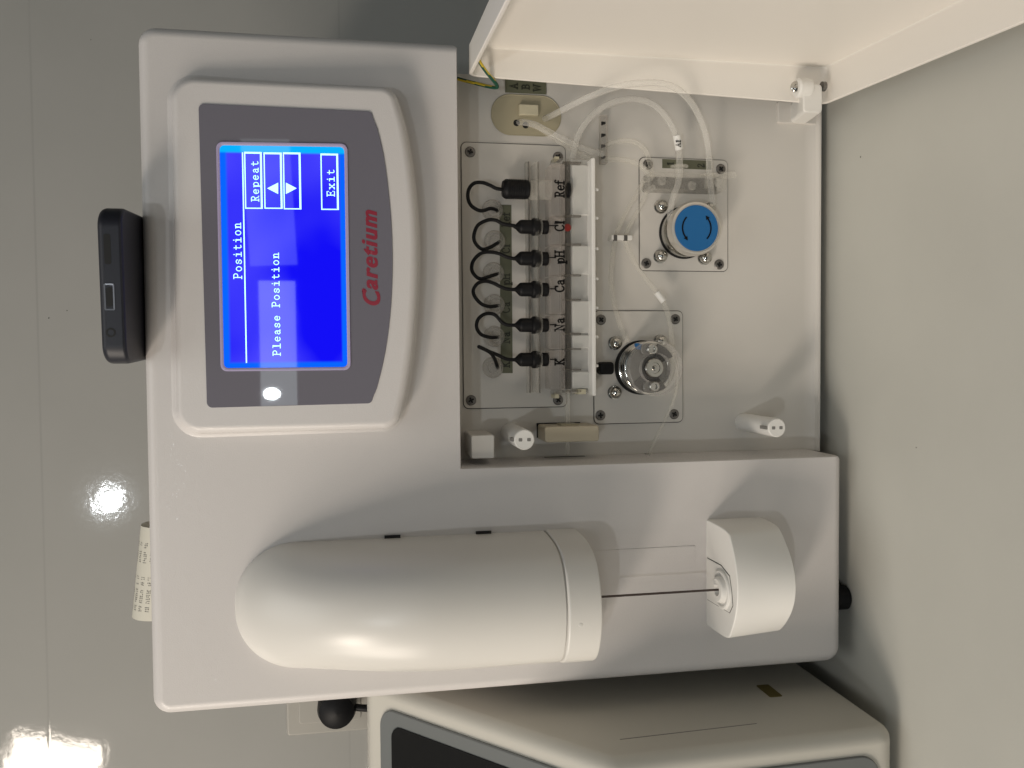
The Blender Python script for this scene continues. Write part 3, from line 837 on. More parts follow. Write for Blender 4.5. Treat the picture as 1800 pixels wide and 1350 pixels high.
# --- pumps
def nut(px, py, parent):
    a, b = BK.pick(px, py, 0.004)
    m_ = MB()
    prof = [(0.0042, 0), (0.0042, 0.0008), (0.0036, 0.0009), (0.0037, 0.003)]+[(0.0037*math.cos(t), 0.003+0.0032*math.sin(t)) for t in [math.pi/2*k/6 for k in range(1, 7)]]
    m_.lathe(BK.at(a, b, 0.001), BK.N, prof, 24)
    return m_.build('dome_nut', M_chrome, parent)
PP1 = plate('pump_plate', 1124, 280, 1278, 476)
for p in ((1139, 289), (1267, 297), (1136, 463), (1264, 465)): add_screw(*p, PP1)
for p in ((1164, 362), (1163, 450), (1241, 453), (1248, 366)): nut(*p, PP1)
a, b = BK.pick(1203, 409, 0.002)
mb = MB(); mb.lathe(BK.at(a, b, 0.001), BK.N, [(0.0158, 0), (0.0158, 0.0010)], 64)
P1 = mb.build('pump', M_slot, A)
mb = MB(); mb.lathe(BK.at(a, b, 0.002), BK.N, [(0.0150, 0), (0.0152, 0.0008), (0.0150, 0.0050), (0.0142, 0.0060), (0.0120, 0.0063), (0.0108, 0.0065), (0.0104, 0.0110)], 64)
mb.build('pump_cup', M_chrome, P1)
for t in range(3):
    an = math.radians(100+t*120)
    mb = MB(); mb.lathe(BK.at(a+0.0112*math.cos(an), b+0.0112*math.sin(an), 0.008), BK.N, [(0.0028, 0), (0.0028, 0.0055)], 20); mb.build('roller', M_steel, P1)
mb = MB(); mb.lathe(BK.at(a, b, 0.0125), BK.N, [(0.0100, 0), (0.0150, 0.0006), (0.0157, 0.0014), (0.0157, 0.0072), (0.0152, 0.0082), (0.0140, 0.0085), (0.0138, 0.0080), (0, 0.0080)], 72)
mb.build('dial', M_alu, P1)
mb = MB(); mb.lathe(BK.at(a, b, 0.0203), BK.N, [(0.0134, 0), (0.0134, 0.0004), (0.0132, 0.0006), (0, 0.0006)], 64)
DF = mb.build('dial_face', M_blue, P1)
def arrow(a0, a1, r):
    m_ = MB(); hh = 0.0211
    pts = [Vector((a+r*math.cos(t), b+r*math.sin(t))) for t in [a0+(a1-a0)*k/12 for k in range(13)]]
    w_ = 0.00045
    v = []; 
    for i, p in enumerate(pts):
        n_ = (p-Vector((a, b))).normalized()
        v += [BK.at(*(p+n_*w_), hh), BK.at(*(p-n_*w_), hh)]
    m_.add(v, [(2*i, 2*i+1, 2*i+3, 2*i+2) for i in range(12)])
    d = (pts[-1]-pts[-2]).normalized(); n_ = Vector((-d.y, d.x)); e = pts[-1]
    m_.add([BK.at(*(e-n_*0.0013), hh+2e-5), BK.at(*(e+n_*0.0013), hh+2e-5), BK.at(*(e+d*0.0024), hh+2e-5)], [(0, 1, 2)])
    o = m_.build('arrow_mark', M_ink, P1, smooth=0)
arrow(math.radians(45), math.radians(128), 0.0088)
arrow(math.radians(225), math.radians(308), 0.0088)

PP2 = plate('pump_plate', 1044, 547, 1199, 743)
for p in ((1056.5, 562), (1187, 561), (1055.5, 730), (1185, 728)): add_screw(*p, PP2)
for p in ((1083, 603), (1082, 690), (1163, 600)): nut(*p, PP2)
a, b = BK.pick(1127, 646, 0.002)
mb = MB(); mb.lathe(BK.at(a, b, 0.001), BK.N, [(0.0164, 0), (0.0164, 0.0016)], 64)
P2 = mb.build('pump', M_slot, A)
mb = MB(); mb.lathe(BK.at(a, b, 0.0025), BK.N, [(0.0152, 0), (0.0156, 0.0006), (0.0156, 0.0048), (0.0146, 0.0052), (0.0146, 0.0060), (0.0155, 0.0064), (0.0155, 0.0108), (0.0148, 0.0112), (0.0148, 0.0122), (0.0156, 0.0126), (0.0156, 0.0150), (0.0148, 0.0156), (0.0125, 0.0158), (0.0122, 0.0120), (0, 0.0120)], 72)
mb.build('pump_cup', M_chrome, P2)
x_, z_ = BK.pick(1066, 647, 0.006)
mb = MB(); mb.prism(rrect(x_-0.0038, x_+0.0036, z_-0.0045, z_+0.0045, 0.0020), BK, 0.001, 0.0075, bev=0.0012); mb.build('latch_knob', M_black, P2)
# rotor: three-armed steel plate, hub, two rollers
def pc(r, d): return (a+r*math.cos(math.radians(d)), b+r*math.sin(math.radians(d)))
mb = MB(); mb.prism(rpoly([pc(0.0142, 350), pc(0.0142, 25), pc(0.0135, 60), pc(0.0135, 95), pc(0.0142, 130), pc(0.0142, 165), pc(0.0142, 200), pc(0.0110, 235), pc(0.0100, 270), pc(0.0110, 310)], 0.003, 5), BK, 0.0150, 0.0188, bev=0.0006)
mb.build('rotor', M_steel, P2)
for d0, d1 in ((128, 218), (296, 345)):
    g_ = [pc(0.0146, d0+(d1-d0)*k/8) for k in range(9)]+[pc(0.0062, d1-(d1-d0)*k/8) for k in range(9)]
    mb = MB(); mb.prism(g_, BK, 0.0192, 0.0204, bev=0.0003, nb=2)
    mb.build('rotor_guard', M_slot, P2)
mb = MB(); mb.lathe(BK.at(a, b, 0.018), BK.N, [(0.0070, 0), (0.0070, 0.0030), (0.0066, 0.0034), (0.0056, 0.0034), (0.0056, 0.0030), (0, 0.0030)], 48); mb.build('hub_ring', M_slot, P2)
mb = MB(); mb.lathe(BK.at(a, b, 0.0205), BK.N, [(0.0055, 0), (0.0055, 0.0050), (0.0050, 0.0056), (0.0032, 0.0057), (0.0030, 0.0050), (0.0016, 0.0050), (0.0012, 0.0062), (0, 0.0064)], 40); mb.build('hub', M_chrome, P2)
for d in (4, 183):
    q = pc(0.0108, d)
    mb = MB(); mb.prism(rrect(q[0]-0.0034, q[0]+0.0034, q[1]-0.0028, q[1]+0.0060, 0.0026), BK, 0.0205, 0.0218, bev=0.0005); mb.build('roller_arm', M_steel, P2)
    mb = MB(); mb.lathe(BK.at(q[0], q[1], 0.0215), BK.N, [(0.0030, 0), (0.0030, 0.0028), (0.0026, 0.0032), (0.0016, 0.0032), (0.0015, 0.0018), (0, 0.0018)], 28); mb.build('roller', M_chrome, P2)
x_, z_ = BK.pick(1122, 611, 0.0160)
mb = MB(); mb.prism(rpoly([(x_-0.002, z_-0.0026), (x_+0.002, z_-0.0016), (x_+0.0028, z_+0.003), (x_-0.0006, z_+0.0024)], 0.0008, 4), BK, 0.0172, 0.0192); mb.build('blue_mark', M_blue, P2)
mb = MB(); mb.lathe(BK.at(a, b, 0.0222), BK.N, [(0.0156, 0), (0.0160, 0.0006), (0.0160, 0.0060), (0.0155, 0.0066), (0.0088, 0.0066), (0.0086, 0.0060), (0.0086, 0.0)], 72); mb.build('clear_cover', M_cover, P2)

# --- tube connector with its two spigots
x0, x1, z0, z1 = prect(BK, 1142, 304, 1276, 333, 0.014)
mb = MB(); mb.prism(rrect(x0, x1, z0, z1, 0.001, 3), BK, 0.001, 0.014, bev=0.0006)
TC = mb.build('tube_connector', M_clear, A)
LB = label(1164, 281, 1250, 297, TC)
for t, p in (('1', (1178, 288.5)), ('2', (1232, 291.5))):
    mb = MB(); centred(mb, t, BK, *p, 0.0012, 0.0040, 0.0007); mb.build('numeral', M_oliveink, TC, smooth=0)
for px, py0, py1, h, r in ((1194, 263, 312, 0.0125, 0.0020), (1247, 275, 330, 0.0125, 0.0020)):
    p0 = BK.pt(px, py0, h); p1 = BK.pt(px, py1, h); d = (p1-p0)
    mb = MB(); mb.lathe(p0, d, [(r*0.8, 0), (r, 0.0004), (r, d.length*0.55), (r*1.3, d.length*0.56), (r*1.4, d.length)], 20); mb.build('spigot', M_clear, TC)
    pf = p0+d*0.58
    mb = MB(); mb.lathe(pf, d, [(0.0052, 0), (0.0052, 0.0009)], 28); mb.build('flange', M_clear, TC)
for p0, p1, r in (((1268, 309), (1292, 306), 0.0021), ((1146, 312), (1130, 318), 0.0016), ((1150, 328), (1136, 338), 0.0016)):
    q0 = BK.pt(*p0, 0.010); q1 = BK.pt(*p1, 0.010)
    mb = MB(); mb.lathe(q0, q1-q0, [(r, 0), (r, (q1-q0).length)], 18); mb.build('spigot', M_clear, TC)
for p in ((1163, 318), (1262, 322), (1216, 327)):
    q0 = BK.pt(*p, 0.0145)
    mb = MB(); mb.lathe(q0, BK.N, [(0.0022, 0), (0.0026, 0.0006), (0.0022, 0.0016), (0.0008, 0.0012)], 20); mb.build('spigot_cap', M_clear, TC)

def hose(pts, r, m_=None, name='tube'):
    q = MB(); q.tube([BK.pt(*p) for p in pts], r, 16, 8)
    return q.build(name, m_ or M_tube, A)
hose([(957, 209, .000), (972, 202, .006), (1000, 187, .016), (1040, 168, .026), (1085, 152, .033), (1125, 146, .036), (1165, 147, .036), (1195, 160, .034), (1220, 188, .028), (1237, 225, .020), (1245, 262, .014), (1247, 300, .0125), (1249, 330, .0125), (1254, 362, .013)], 0.0018)
T2 = hose([(1002, 300, .010), (1008, 268, .011), (1020, 230, .012), (1047, 197, .014), (1080, 179, .016), (1115, 174, .016), (1147, 183, .016), (1171, 206, .016), (1186, 233, .015), (1193, 258, .013), (1195, 290, .0125), (1192, 322, .013), (1183, 348, .014), (1178, 378, .014), (1183, 410, .013), (1192, 432, .011)], 0.0018)
p0 = BK.pt(1189.5, 238, .0146); p1 = BK.pt(1194, 263, .0130)
mb = MB(); mb.lathe(p0, p1-p0, [(0.0024, 0), (0.0024, (p1-p0).length)], 24); TG = mb.build('tube_tag', M_white, A)
mb = MB(); centred(mb, 'A1', BK, 1192, 252.5, 0.0166, 0.0030, 0.0005); mb.build('lettering', M_ink, TG, smooth=0)
hose([(908, 216, -.002), (920, 215, .003), (940, 219, .007), (965, 232, .009), (1000, 250, .009), (1030, 263, .008), (1060, 271, .006)], 0.0018)
hose([(925, 219, -.002), (945, 224, .005), (970, 240, .008), (1005, 262, .008), (1040, 282, .007)], 0.0014, M_tube2)
hose([(1064, 256, .003), (1082, 249, .006), (1103, 247, .008), (1122, 253, .009), (1136, 268, .009), (1143, 290, .008), (1148, 312, .009)], 0.0014, M_tube2)
hose([(1064, 279, .003), (1085, 280, .006), (1108, 283, .008), (1128, 292, .009), (1143, 309, .009)], 0.0014, M_tube2)
hose([(1131, 318, .010), (1120, 340, .009), (1103, 370, .007), (1088, 400, .005), (1082, 420, .005), (1076, 455, .006), (1074, 495, .007), (1080, 535, .008), (1092, 575, .010), (1104, 602, .012)], 0.0013, M_tube2)
hose([(1136, 338, .010), (1128, 358, .009), (1113, 385, .007), (1103, 405, .005), (1099, 420, .005), (1108, 447, .006), (1126, 477, .008), (1146, 504, .010), (1162, 525, .012), (1173, 548, .014), (1179, 580, .017), (1183, 620, .020)], 0.0013, M_tube2)
p0 = BK.pt(1155, 514, .0112); p1 = BK.pt(1167, 530, .0124)
mb = MB(); mb.lathe(p0, p1-p0, [(0.0020, 0), (0.0020, (p1-p0).length)], 20); mb.build('tube_tag', M_white, A)
hose([(1183, 620, .020), (1190, 650, .022), (1190, 678, .022), (1184, 704, .019), (1174, 728, .016), (1160, 758, .013), (1148, 782, .011), (1140, 800, .010)], 0.0009, M_tube2)
hose([(998, 684, .012), (998, 712, .012), (998, 745, .012), (998, 770, .012), (998, 800, .012)], 0.0012, M_tube2)
x0, x1, z0, z1 = prect(BK, 1074, 413.5, 1111, 422, 0.006)
mb = MB(); mb.prism(rrect(x0, x1, z0, z1, 0.0006, 3), BK, 0.0, 0.007, bev=0.0004); CL = mb.build('tube_clip', M_white, A)
for px in (1082, 1100):
    x0, x1, z0, z1 = prect(BK, px-3, 413, px+3, 423, 0.0072)
    mb = MB(); mb.prism(rect(x0, x1, z0, z1), BK, 0.006, 0.00715); mb.build('clip_slot', M_line, CL, smooth=0)
x0, x1, z0, z1 = prect(BK, 1056, 202, 1068, 287, 0.004)
mb = MB(); mb.prism(rrect(x0, x1, z0, z1, 0.0005, 3), BK, 0.0, 0.004, bev=0.0003, nb=2); ST = mb.build('tube_manifold', M_grom, A)
for py in (217, 238, 257, 277):
    a_, b_ = BK.pick(1061, py, 0.0042)
    mb = MB(); mb.prism([(a_-0.0011, b_+0.0013), (a_+0.0011, b_+0.0013), (a_+0.0009, b_-0.0012), (a_-0.0002, b_-0.0012)], BK, 0.003, 0.0043); mb.build('port_mark', M_slot if py < 245 else M_line, ST, smooth=0)

# --- bottle port with its label
x0, x1, z0, z1 = prect(BK, 864, 168, 985, 238)
oval = rrect(x0, x1, z0, z1, 0.0112, 14)
mb = MB()
mb.loft([[BK.at(x, y, 0.0004) for x, y in inset(oval, -0.0004)], [BK.at(x, y, 0.0006) for x, y in oval], [BK.at(x, y, 0.0003) for x, y in inset(oval, 0.0004)]])
PO = mb.build('bottle_port', M_port, A)
x0, x1, z0, z1 = prect(BK, 913, 183, 947, 202, 0.003)
mb = MB(); mb.prism(rrect(x0, x1, z0, z1, 0.0006, 3), BK, 0.0, 0.003, bev=0.0006); mb.build('port_insert', M_insert, PO)
for p in ((908, 216), (924, 220)):
    a_, b_ = BK.pick(*p, 0.0005)
    mb = MB(); mb.lathe(BK.at(a_, b_, 0.0002), BK.N, [(0.0019, 0), (0.0019, 0.0003)], 20); mb.build('port_hole', M_slot, PO, smooth=0)
PL = label(888, 135, 960, 164, A, 0.0006)
for t, px, py in (('A', 903, 151.5), ('B', 924, 153), ('W', 944, 155)):
    mb = MB(); centred(mb, t, BK, px, py, 0.0009, 0.0043, 0.0008); mb.build('lettering', M_oliveink, PL, smooth=0)

# --- earth lead, green with a yellow stripe
pts = [BK.pt(*p) for p in ((833, 83, .039), (840, 103, .035), (853, 124, .030), (867, 141, .024), (874, 151, .019), (871, 154, .017), (858, 152, .014), (838, 147, .011), (818, 142, .008), (800, 137, .006))]
mb = MB(); mb.tube(pts, 0.0010, 12, 8)
wire = mb.build('earth_lead', [M_green, M_yellow], A)
for i, p in enumerate(wire.data.polygons):
    if p.loop_total == 4:
        ring, seg = divmod(i, 12)
        if (seg+int(ring*0.16)) % 12 in (0, 1, 2): p.material_index = 1

# --- door, standing open at the right
dth = -0.069
DO = Frame((0.3525, 0.012, 0.0180), (dth, -1, 0), (0, 0, 1))    # U runs along the open door, N points to the left
DW, DH, DT = 0.226, 0.2105, 0.0022
def dring(e, h, r): return [DO.at(x, y, h) for x, y in rrect(-e, DW+e, -e, DH+e, r, 6)]
mb = MB()
rings = [dring(DT-0.003, -DT, 0.004), dring(DT-0.0009, -DT+0.0009, 0.006), dring(DT, -DT+0.003, 0.007), dring(DT, 0.0208, 0.0065), dring(DT-0.0005, 0.0213, 0.0060),
         dring(0.0005, 0.0213, 0.0045), dring(0.0, 0.0208, 0.0040), dring(0.0, 0.0014, 0.0030), dring(-0.0005, 0.0004, 0.0028), dring(-0.0014, 0.0, 0.0022)]
mb.loft(rings)
for v_ in mb.v:                                   # the free edge of the flange is narrower towards the top
    d_ = v_-DO.O; n_ = d_.dot(DO.N); z_ = d_.dot(DO.V)
    if n_ > 0.005: v_ -= DO.N*(n_*0.27*max(0, min(1, z_/DH)))
tag(mb.build('door', M_door, A), 'open door panel seen from its inner side')
# hinge bracket
hb = prect(BK, 1389, 184, 1419, 217, 0.0); ht = prect(BK, 1413, 147, 1446, 198, 0.035)
mb = MB(); rr_ = []
for h_, ins_ in ((-0.0005, 0), (0.034, 0), (0.0347, 0.0003), (0.035, 0.001)):
    k_ = min(1, max(0, h_/0.034))
    q_ = [a_+(b_-a_)*k_ for a_, b_ in zip(hb, ht)]
    rr_.append([BK.at(x, y, h_) for x, y in inset(rrect(*q_, 0.0022, 4), ins_)])
mb.loft(rr_)
HG = mb.build('hinge', M_white, A)
x0, x1, z0, z1 = prect(BK, 1368, 180, 1440, 217, 0.002)
mb = MB(); mb.prism(rrect(x0, x1, z0, z1, 0.001, 3), BK, -0.0005, 0.0022, bev=0.0004); mb.build('hinge_base', M_panel, HG)
p = BK.pt(1402, 155, 0.033)
mb = MB(); mb.lathe(p, (0.05, 0, -1), [(0.0, -0.001), (0.0045, -0.001), (0.0055, 0.0), (0.0055, 0.0055), (0.0050, 0.0075)], 28); mb.build('hinge_barrel', M_white, HG)
fr_s = Frame(BK.pt(1399, 152, 0.034), (1, 0, 0), (0, 0.35, 1))
s_ = MB(); s_.lathe(fr_s.O, fr_s.N, [(0.0030, -0.001), (0.0030, 0.0004), (0.0022, 0.0010), (0.0010, 0.0011), (0.0008, 0.0002), (0, 0.0002)], 24); s_.build('hinge_screw', M_chrome, HG)
s_ = MB(); s_.lathe(BK.pt(1447, 152, 0.034), (0, 0, -1), [(0.0028, -0.001), (0.0028, 0.0010), (0.0018, 0.0018), (0, 0.0018)], 20); s_.build('hinge_screw', M_steel, HG)

# --- sampler cover
def section(x, w, sd, ap, p=9.0, n=44):
    """outline of the cover in plan: upright flanks, rounded corners, bowed front"""
    pts = [(x-w, -0.0005)]
    for k in range(n+1):
        t = math.sin(-math.pi/2+math.pi*k/n)
        pts.append((x+w*t, sd*max(0.0, 1-abs(t)**p)**(1/2.2)+(ap-sd)*(1-t*t)+1e-5))
    pts.append((x+w, -0.0005))
    return pts
xr, zb = FR.pick(1012, 930)
zt = FR.pick(413, 1062)[1]
wS = 0.0325; xS = xr-wS
SD, AP = 0.036, 0.0515
def cover_ring(z, grow=0.0):
    t1 = min(1, max(0, (zt-z)/0.031)); kw = math.sqrt(max(0, 1-(1-t1)**2.1))
    t2 = min(1, max(0, (zt-z)/0.106)); kd = math.sqrt(max(0, 1-(1-t2)**2))
    w = max(wS*(0.05+0.95*kw), 0.001)+grow
    return [Vector((x, -h, z)) for x, h in section(xS, w, SD*kd**2.1+grow+0.0002, AP*kd**1.5+grow+0.0003, 2.4+(9-2.4)*t2**1.5)]
zg = FR.pick(955, 950)[1]
zs = [zt-0.1*(k/34)**2 for k in range(35)]+[zt-0.1-(zt-0.1-zg)*k/6 for k in range(1, 7)]
mb = MB(); mb.loft([cover_ring(z) for z in zs]+[cover_ring(zg-0.0003, -0.0005)])
SM = mb.build('sampler_cover', M_smooth, A, smooth=75)
mb = MB()
mb.loft([cover_ring(zg+0.0002, -0.0009), cover_ring(zg-0.0012, -0.0009)]); 
mb.loft([cover_ring(zg-0.0009, -0.0006), cover_ring(zg-0.0016, 0.0003), cover_ring(zg-0.0024, 0.0005), cover_ring(zb+0.001, 0.0005), cover_ring(zb+0.0003, 0.0002), cover_ring(zb, -0.0006)])
mb.build('end_cap', M_smooth, SM, smooth=40)
mb = MB(); q = Vector((xS-0.004, -AP-0.0011, (zg+zb)/2+0.002)); mb.lathe(q+Vector((0, 0.0014, 0)), (0, -1, 0), [(0.0011, 0), (0.0011, 0.0009), (0.0008, 0.0011)], 18); mb.build('dimple', M_smooth, SM)
for px, py in ((690, 952), (850, 940)):
    p = FR.pt(px, py, 0.0012)
    mb = MB(); mb.prism(rect(-0.0042, 0.0042, -0.0006, 0.0006), Frame((xS+wS-0.0005, p.y, p.z), (0, 0, 1), (0, 1, 0)), -0.002, 0.0009)
    mb.build('vent_slot', M_slot, SM, smooth=0)
# guide strip between cover and wash station
x0, x1, z0, z1 = prect(FR, 1040, 963, 1245, 1013)
mb = MB(); mb.prism(rect(x0, x1, zb-0.07, zb+0.004), FR, -0.0005, 0.0003, bev=0.0002, nb=2); mb.build('guide_strip', M_house, A)
# wash station
xd, zd = FR.pick(1242, 913)
wD = 0.0305; xD = xd-wD
_, zdb = FR.pick(1337, 905)
def dock_ring(z, g=0.0):
    k = (z-zdb)/(zd-zdb)                            # the bowl-shaped body draws in at its lower corners
    return [Vector((x, -h, z)) for x, h in section(xD, wD+g, 0.0205+0.0075*k+g, 0.0410-0.0010*k+g, 40)]
mb = MB(); mb.loft([dock_ring(zdb, -0.0008), dock_ring(zdb+0.0006)]+[dock_ring(zdb+0.0006+(zd-0.0013-zdb)*k/5) for k in range(1, 5)]+[dock_ring(zd-0.0007), dock_ring(zd-0.0002, -0.0003), dock_ring(zd, -0.0008)])
DK = mb.build('wash_station', M_white, A, smooth=40)
TP = Frame((0, 0, zd), (1, 0, 0), (0, 1, 0))
ins = [TP.pick(*p) for p in ((1243.5, 980), (1268, 993), (1283, 1012), (1287, 1040), (1289, 1065), (1283, 1078), (1243.5, 1054))]
mb = MB(); mb.prism(ins, TP, -0.001, 0.00015); mb.build('inlay_gap', M_line, DK, smooth=0)
mb = MB(); mb.prism(inset(ccw(ins), 0.0004), TP, -0.001, 0.0004); mb.build('inlay', M_white, DK, smooth=0)
nx, ny = TP.pick(1271, 1036)
mb = MB(); mb.lathe((nx, ny, zd+0.0003), (0, 0, 1), [(0.0106, 0), (0.0106, 0.0010), (0.0100, 0.0015), (0.0090, 0.0015), (0.0084, 0.0007), (0.0074, 0.0007), (0.0068, 0.0030), (0.0060, 0.0036), (0.0034, 0.0036), (0.0026, 0.0005), (0, 0.0004)], 40); mb.build('well_ring', M_white, DK)
mb = MB(); mb.lathe((nx, ny, zd+0.0006), (0, 0, 1), [(0.00062, 0), (0.00062, zb-zd+0.01)], 12); mb.build('needle', M_needle, A)
# slots in the side wall of the compartment
for z, y0_, y1_ in ((BK.pick(975, 800, .02)[1], 0.010, 0.026),):
    pass
SW = Frame((XC, 0, 0), (0, -1, 0), (0, 0, 1))
def wallslot(px0, px1, py):
    k = fw + rt*((675-py)/FPX) + dn*((0.5*(px0+px1)-900)/FPX)
    t = (XC-CAM.x)/k.x; p = CAM+k*t
    k0 = fw + rt*((675-py)/FPX) + dn*((px0-900)/FPX); k1 = fw + rt*((675-py)/FPX) + dn*((px1-900)/FPX)
    za = (CAM+k0*((XC-CAM.x)/k0.x)).z; zb_ = (CAM+k1*((XC-CAM.x)/k1.x)).z
    m_ = MB(); m_.prism(rect(-p.y-0.0008, -p.y+0.0008, min(za, zb_), max(za, zb_)), Frame((XC, 0, 0), (0, -1, 0), (0, 0, -1)) if False else Frame((XC, 0, 0), (0, 0, 1), (0, 1, 0)) if False else SWF, -0.001, 0.0002)
    m_.build('wall_slot', M_slot, A, smooth=0)
class _SW:                                         # h points out of the side wall, to the right
    @staticmethod
    def at(a_, b_, h=0.0): return Vector((XC+h, -a_, b_))
SWF = _SW()
wallslot(955, 1030, 803); wallslot(1133, 1142, 798)

# ------------------------------------------------------------------ telephone on top
PH = empty('smartphone', (0.218, 0.06, H), 'black phone in a thick case lying on top of the white analyzer', 'phone')
def local(o): return o
yaw_p = math.radians(3.0)
pu = Vector((math.cos(yaw_p), -math.sin(yaw_p), 0)); pv = Vector((math.sin(yaw_p), math.cos(yaw_p), 0))
PB = Frame(Vector((0.2172, -0.0320, H+0.0002)), pu, pv)
mb = MB(); mb.prism(rrect(-0.0366, 0.0366, 0, 0.155, 0.0095, 10), PB, 0, 0.0112, bev=0.0034, nb=5, bev0=0.0016)
pf = Frame(PB.at(0, 0.0, -0.0018), pu, (0, 0, 1))
def adopt(o, par):
    o.parent = par
    o.matrix_parent_inverse = Matrix.Translation(par.location).inverted()
    return o
adopt(mb.build('case', M_phone, None), PH)
mb = MB()
ro = rrect(-0.0062, 0.0062, 0.0059, 0.0105, 0.0008, 4)
ro = [(x-0.0050, y) for x, y in ro]; ri2 = inset(ccw(ro), 0.0007)
mb.loft([[pf.at(x, y, -0.001) for x, y in ccw(ro)], [pf.at(x, y, 0.0003) for x, y in ccw(ro)], [pf.at(x, y, 0.0002) for x, y in ri2], [pf.at(x, y, -0.001) for x, y in ri2]], False, False)
adopt(mb.build('port_frame', M_portmetal, None), PH)
mb = MB(); mb.prism([(x-0.0050, y) for x, y in rrect(-0.0045, 0.0045, 0.0068, 0.0096, 0.0013, 6)], pf, -0.001, 0.00012); adopt(mb.build('charging_port', M_slot, None), PH)
mb = MB(); mb.lathe(pf.at(-0.0215, 0.0082, -0.001), pf.N, [(0.0022, 0), (0.0022, 0.00113), (0.0014, 0.00115), (0.0012, 0.0002), (0, 0.0002)], 24); adopt(mb.build('headphone_socket', M_slot, None), PH)
mb = MB(); mb.prism(rrect(0.010, 0.024, 0.0068, 0.0098, 0.0010, 5), pf, -0.001, 0.0001); adopt(mb.build('speaker_slot', M_slot, None), PH)

# ------------------------------------------------------------------ curl of printed paper
PA = empty('printed_paper_strip', (0.052, 0.10, H), 'curled strip of printed thermal paper sticking up behind the top edge', 'paper')
mb = MB()
CY, RR = 0.112, 0.017
def paper(s_, t, off=0.0):
    """s along the width (0 left, 1 right), t along the strip"""
    x = 0.0215+0.0575*s_
    lift = 0.0065*(1-s_)
    if t < 0: y, z, ny_, nz_ = CY-RR, H+0.0125+lift+t, -1, 0
    else:
        an = t/RR
        y, z = CY-RR*math.cos(an), H+0.0125+lift+RR*math.sin(an); ny_, nz_ = -math.cos(an), math.sin(an)
    return Vector((x, y+ny_*off, z+nz_*off))
ts = [-0.03+0.03*k/4 for k in range(4)]+[RR*math.pi*0.92*k/24 for k in range(25)]
v = []; nS = 6
for t in ts:
    for k in range(nS+1): v.append(paper(k/nS, t))
f = [(i*(nS+1)+k, i*(nS+1)+k+1, (i+1)*(nS+1)+k+1, (i+1)*(nS+1)+k) for i in range(len(ts)-1) for k in range(nS)]
n0 = len(v)
for t in ts:
    for k in range(nS+1): v.append(paper(k/nS, t, -0.00012))
f += [tuple(n0+i for i in reversed(q)) for q in f]
adopt(link('paper', v, f, M_paper, None, 60), PA)
mb = MB()
random.seed(3)
for row in range(7):
    t0 = 0.020-row*0.0052
    for blk, (s0, s1) in enumerate(((0.10, 0.15), (0.19, 0.32), (0.38, 0.41), (0.44, 0.47), (0.62, 0.74), (0.78, 0.83))):
        s_ = s0
        while s_ < s1:
            w_ = 0.016
            for k in range(3):
                if random.random() < 0.75:
                    if random.random() < 0.5: a_, b_, c_, d_ = s_, s_+w_*0.8, t0+k*0.0010, t0+k*0.0010+0.00045
                    else: a_, b_, c_, d_ = s_, s_+0.005, t0+k*0.0008, t0+k*0.0008+0.0012
                    mb.add([paper(a_, c_, 0.0001), paper(b_, c_, 0.0001), paper(b_, d_, 0.0001), paper(a_, d_, 0.0001)], [(0, 1, 2, 3)])
            s_ += w_*1.35
adopt(mb.build('printed_rows', M_line, None, smooth=0), PA)

# ------------------------------------------------------------------ neighbouring console
NB = empty('console', (-0.2, 0.1, 0), 'cream wedge-shaped console with a sloping black panel in a grey frame', 'lab device')
yzp = [(-0.0505, 0.010), (-0.0555, 0.172), (0.0735, 0.2885), (0.30, 0.2885), (0.30, 0.010)]
# profile runs in (y, z), extruded along x
class _SIDE:
    @staticmethod
    def at(a_, b_, h=0.0): return Vector((h, a_, b_))
prof = rpoly(yzp, [0.012, 0.012, 0.012, 0.010, 0.010], 7)
mb = MB(); mb.prism(prof, _SIDE, -0.47, -0.018, bev=0.0075, nb=6, bev0=0.004)
adopt(mb.build('shell', M_cream, None, smooth=40), NB)
for x, y in ((-0.06, 0.0), (-0.06, 0.27), (-0.42, 0.0), (-0.42, 0.27)):
    mb = MB(); mb.lathe((x, y, 0), (0, 0, 1), [(0.010, 0), (0.011, 0.0105)], 24); adopt(mb.build('foot', M_black, None), NB)
sl = Vector((0, 0.1290, 0.1165)).normalized()
SL = Frame((-0.018, -0.0555, 0.172), (1, 0, 0), sl)
Ls = 0.1738
go = rrect(-0.44, -0.0125, 0.006, Ls-0.011, 0.012, 8)
gi = rrect(-0.43, -0.0215, 0.015, Ls-0.0205, 0.008, 8)
mb = MB(); mb.loft([[SL.at(x, y, -0.001) for x, y in go], [SL.at(x, y, 0.0012) for x, y in go], [SL.at(x, y, 0.0016) for x, y in inset(go, 0.0006)], [SL.at(x, y, 0.0007) for x, y in gi], [SL.at(x, y, -0.001) for x, y in gi]])
FRM = adopt(mb.build('panel_frame', M_grey, None), NB)
mb = MB(); mb.prism(inset(ccw(gi), 0.0001), SL, 0.0, 0.0012); adopt(mb.build('panel', M_pane, None, smooth=0), NB)
lowv = Vector((0, 0.0050, -0.162)).normalized()
LF = Frame((-0.018, -0.0505, 0.010), (1, 0, 0), -lowv)
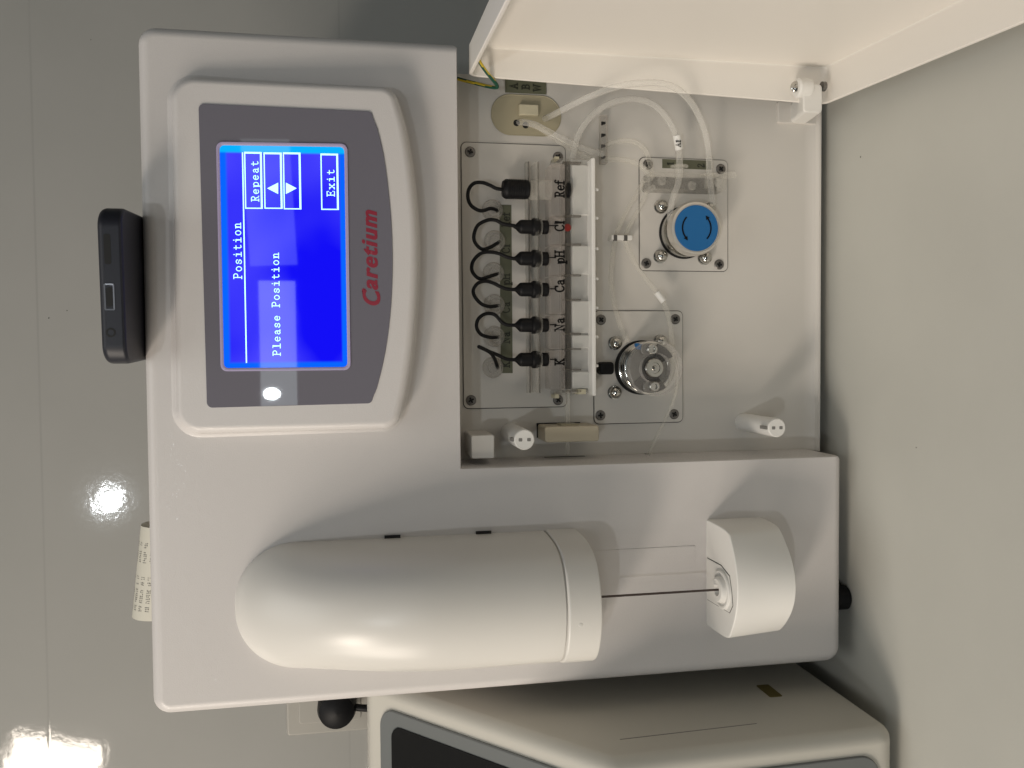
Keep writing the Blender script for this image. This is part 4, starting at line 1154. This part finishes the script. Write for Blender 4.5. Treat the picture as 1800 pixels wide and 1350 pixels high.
mb = MB(); mb.prism(rrect(-0.44, -0.012, 0.012, 0.148, 0.012, 8), LF, -0.001, 0.0014, bev=0.0008); adopt(mb.build('lower_panel', M_grey, None), NB)
def sidept(px, py, X):
    k = fw + rt*((675-py)/FPX) + dn*((px-900)/FPX)
    return CAM+k*((X-CAM.x)/k.x)
p = sidept(1352, 1214, -0.0178)
mb = MB(); mb.prism(rrect(p.y-0.009, p.y+0.009, p.z-0.004, p.z+0.004, 0.001, 3), _SIDE, -0.0185, -0.0177); adopt(mb.build('sticker', M_stick, None), NB)
p0 = sidept(1090, 1300, -0.018); p1 = sidept(1330, 1272, -0.018)
mb = MB(); dy = 0.00028
mb.prism([(p0.y-dy, p0.z), (p0.y+dy, p0.z), (p1.y+dy, p1.z), (p1.y-dy, p1.z)], _SIDE, -0.0185, -0.01785); adopt(mb.build('seam', M_dim, None, smooth=0), NB)

# ------------------------------------------------------------------ wall socket and plug
x0, z1 = WL.pick(505, 1289); x1 = x0+0.086; z0 = z1-0.086
SO = empty('wall_socket', (x0+0.043, 0.42, (z0+z1)/2), 'white square wall socket half hidden behind the analyzer', 'socket')
mb = MB(); mb.prism(rrect(x0, x1, z0, z1, 0.004), WL, 0.0003, 0.008, bev=0.002); adopt(mb.build('plate', M_socket, None), SO)
mb = MB(); mb.prism(rrect(x0+0.012, x1-0.012, z0+0.012, z1-0.012, 0.004), WL, 0.006, 0.0095, bev=0.001); adopt(mb.build('insert', M_socket, None), SO)
pxx, pz = WL.pick(592, 1246, 0.03)
PG = empty('power_plug', (pxx, 0.39, pz), 'round black power plug pushed into the white wall socket', 'plug')
mb = MB(); mb.lathe((pxx, 0.4103, pz), (0, -1, 0), [(0.018, 0), (0.019, 0.003), (0.019, 0.020), (0.017, 0.028), (0.011, 0.032), (0, 0.033)], 32); adopt(mb.build('plug_body', M_black, None), PG)
mb = MB(); mb.tube([(pxx, 0.392, pz-0.016), (pxx-0.001, 0.388, pz-0.03), (pxx-0.006, 0.392, pz-0.08), (pxx-0.012, 0.395, pz-0.16), (pxx-0.012, 0.39, 0.004)], 0.0035); adopt(mb.build('cord', M_black, None), PG)
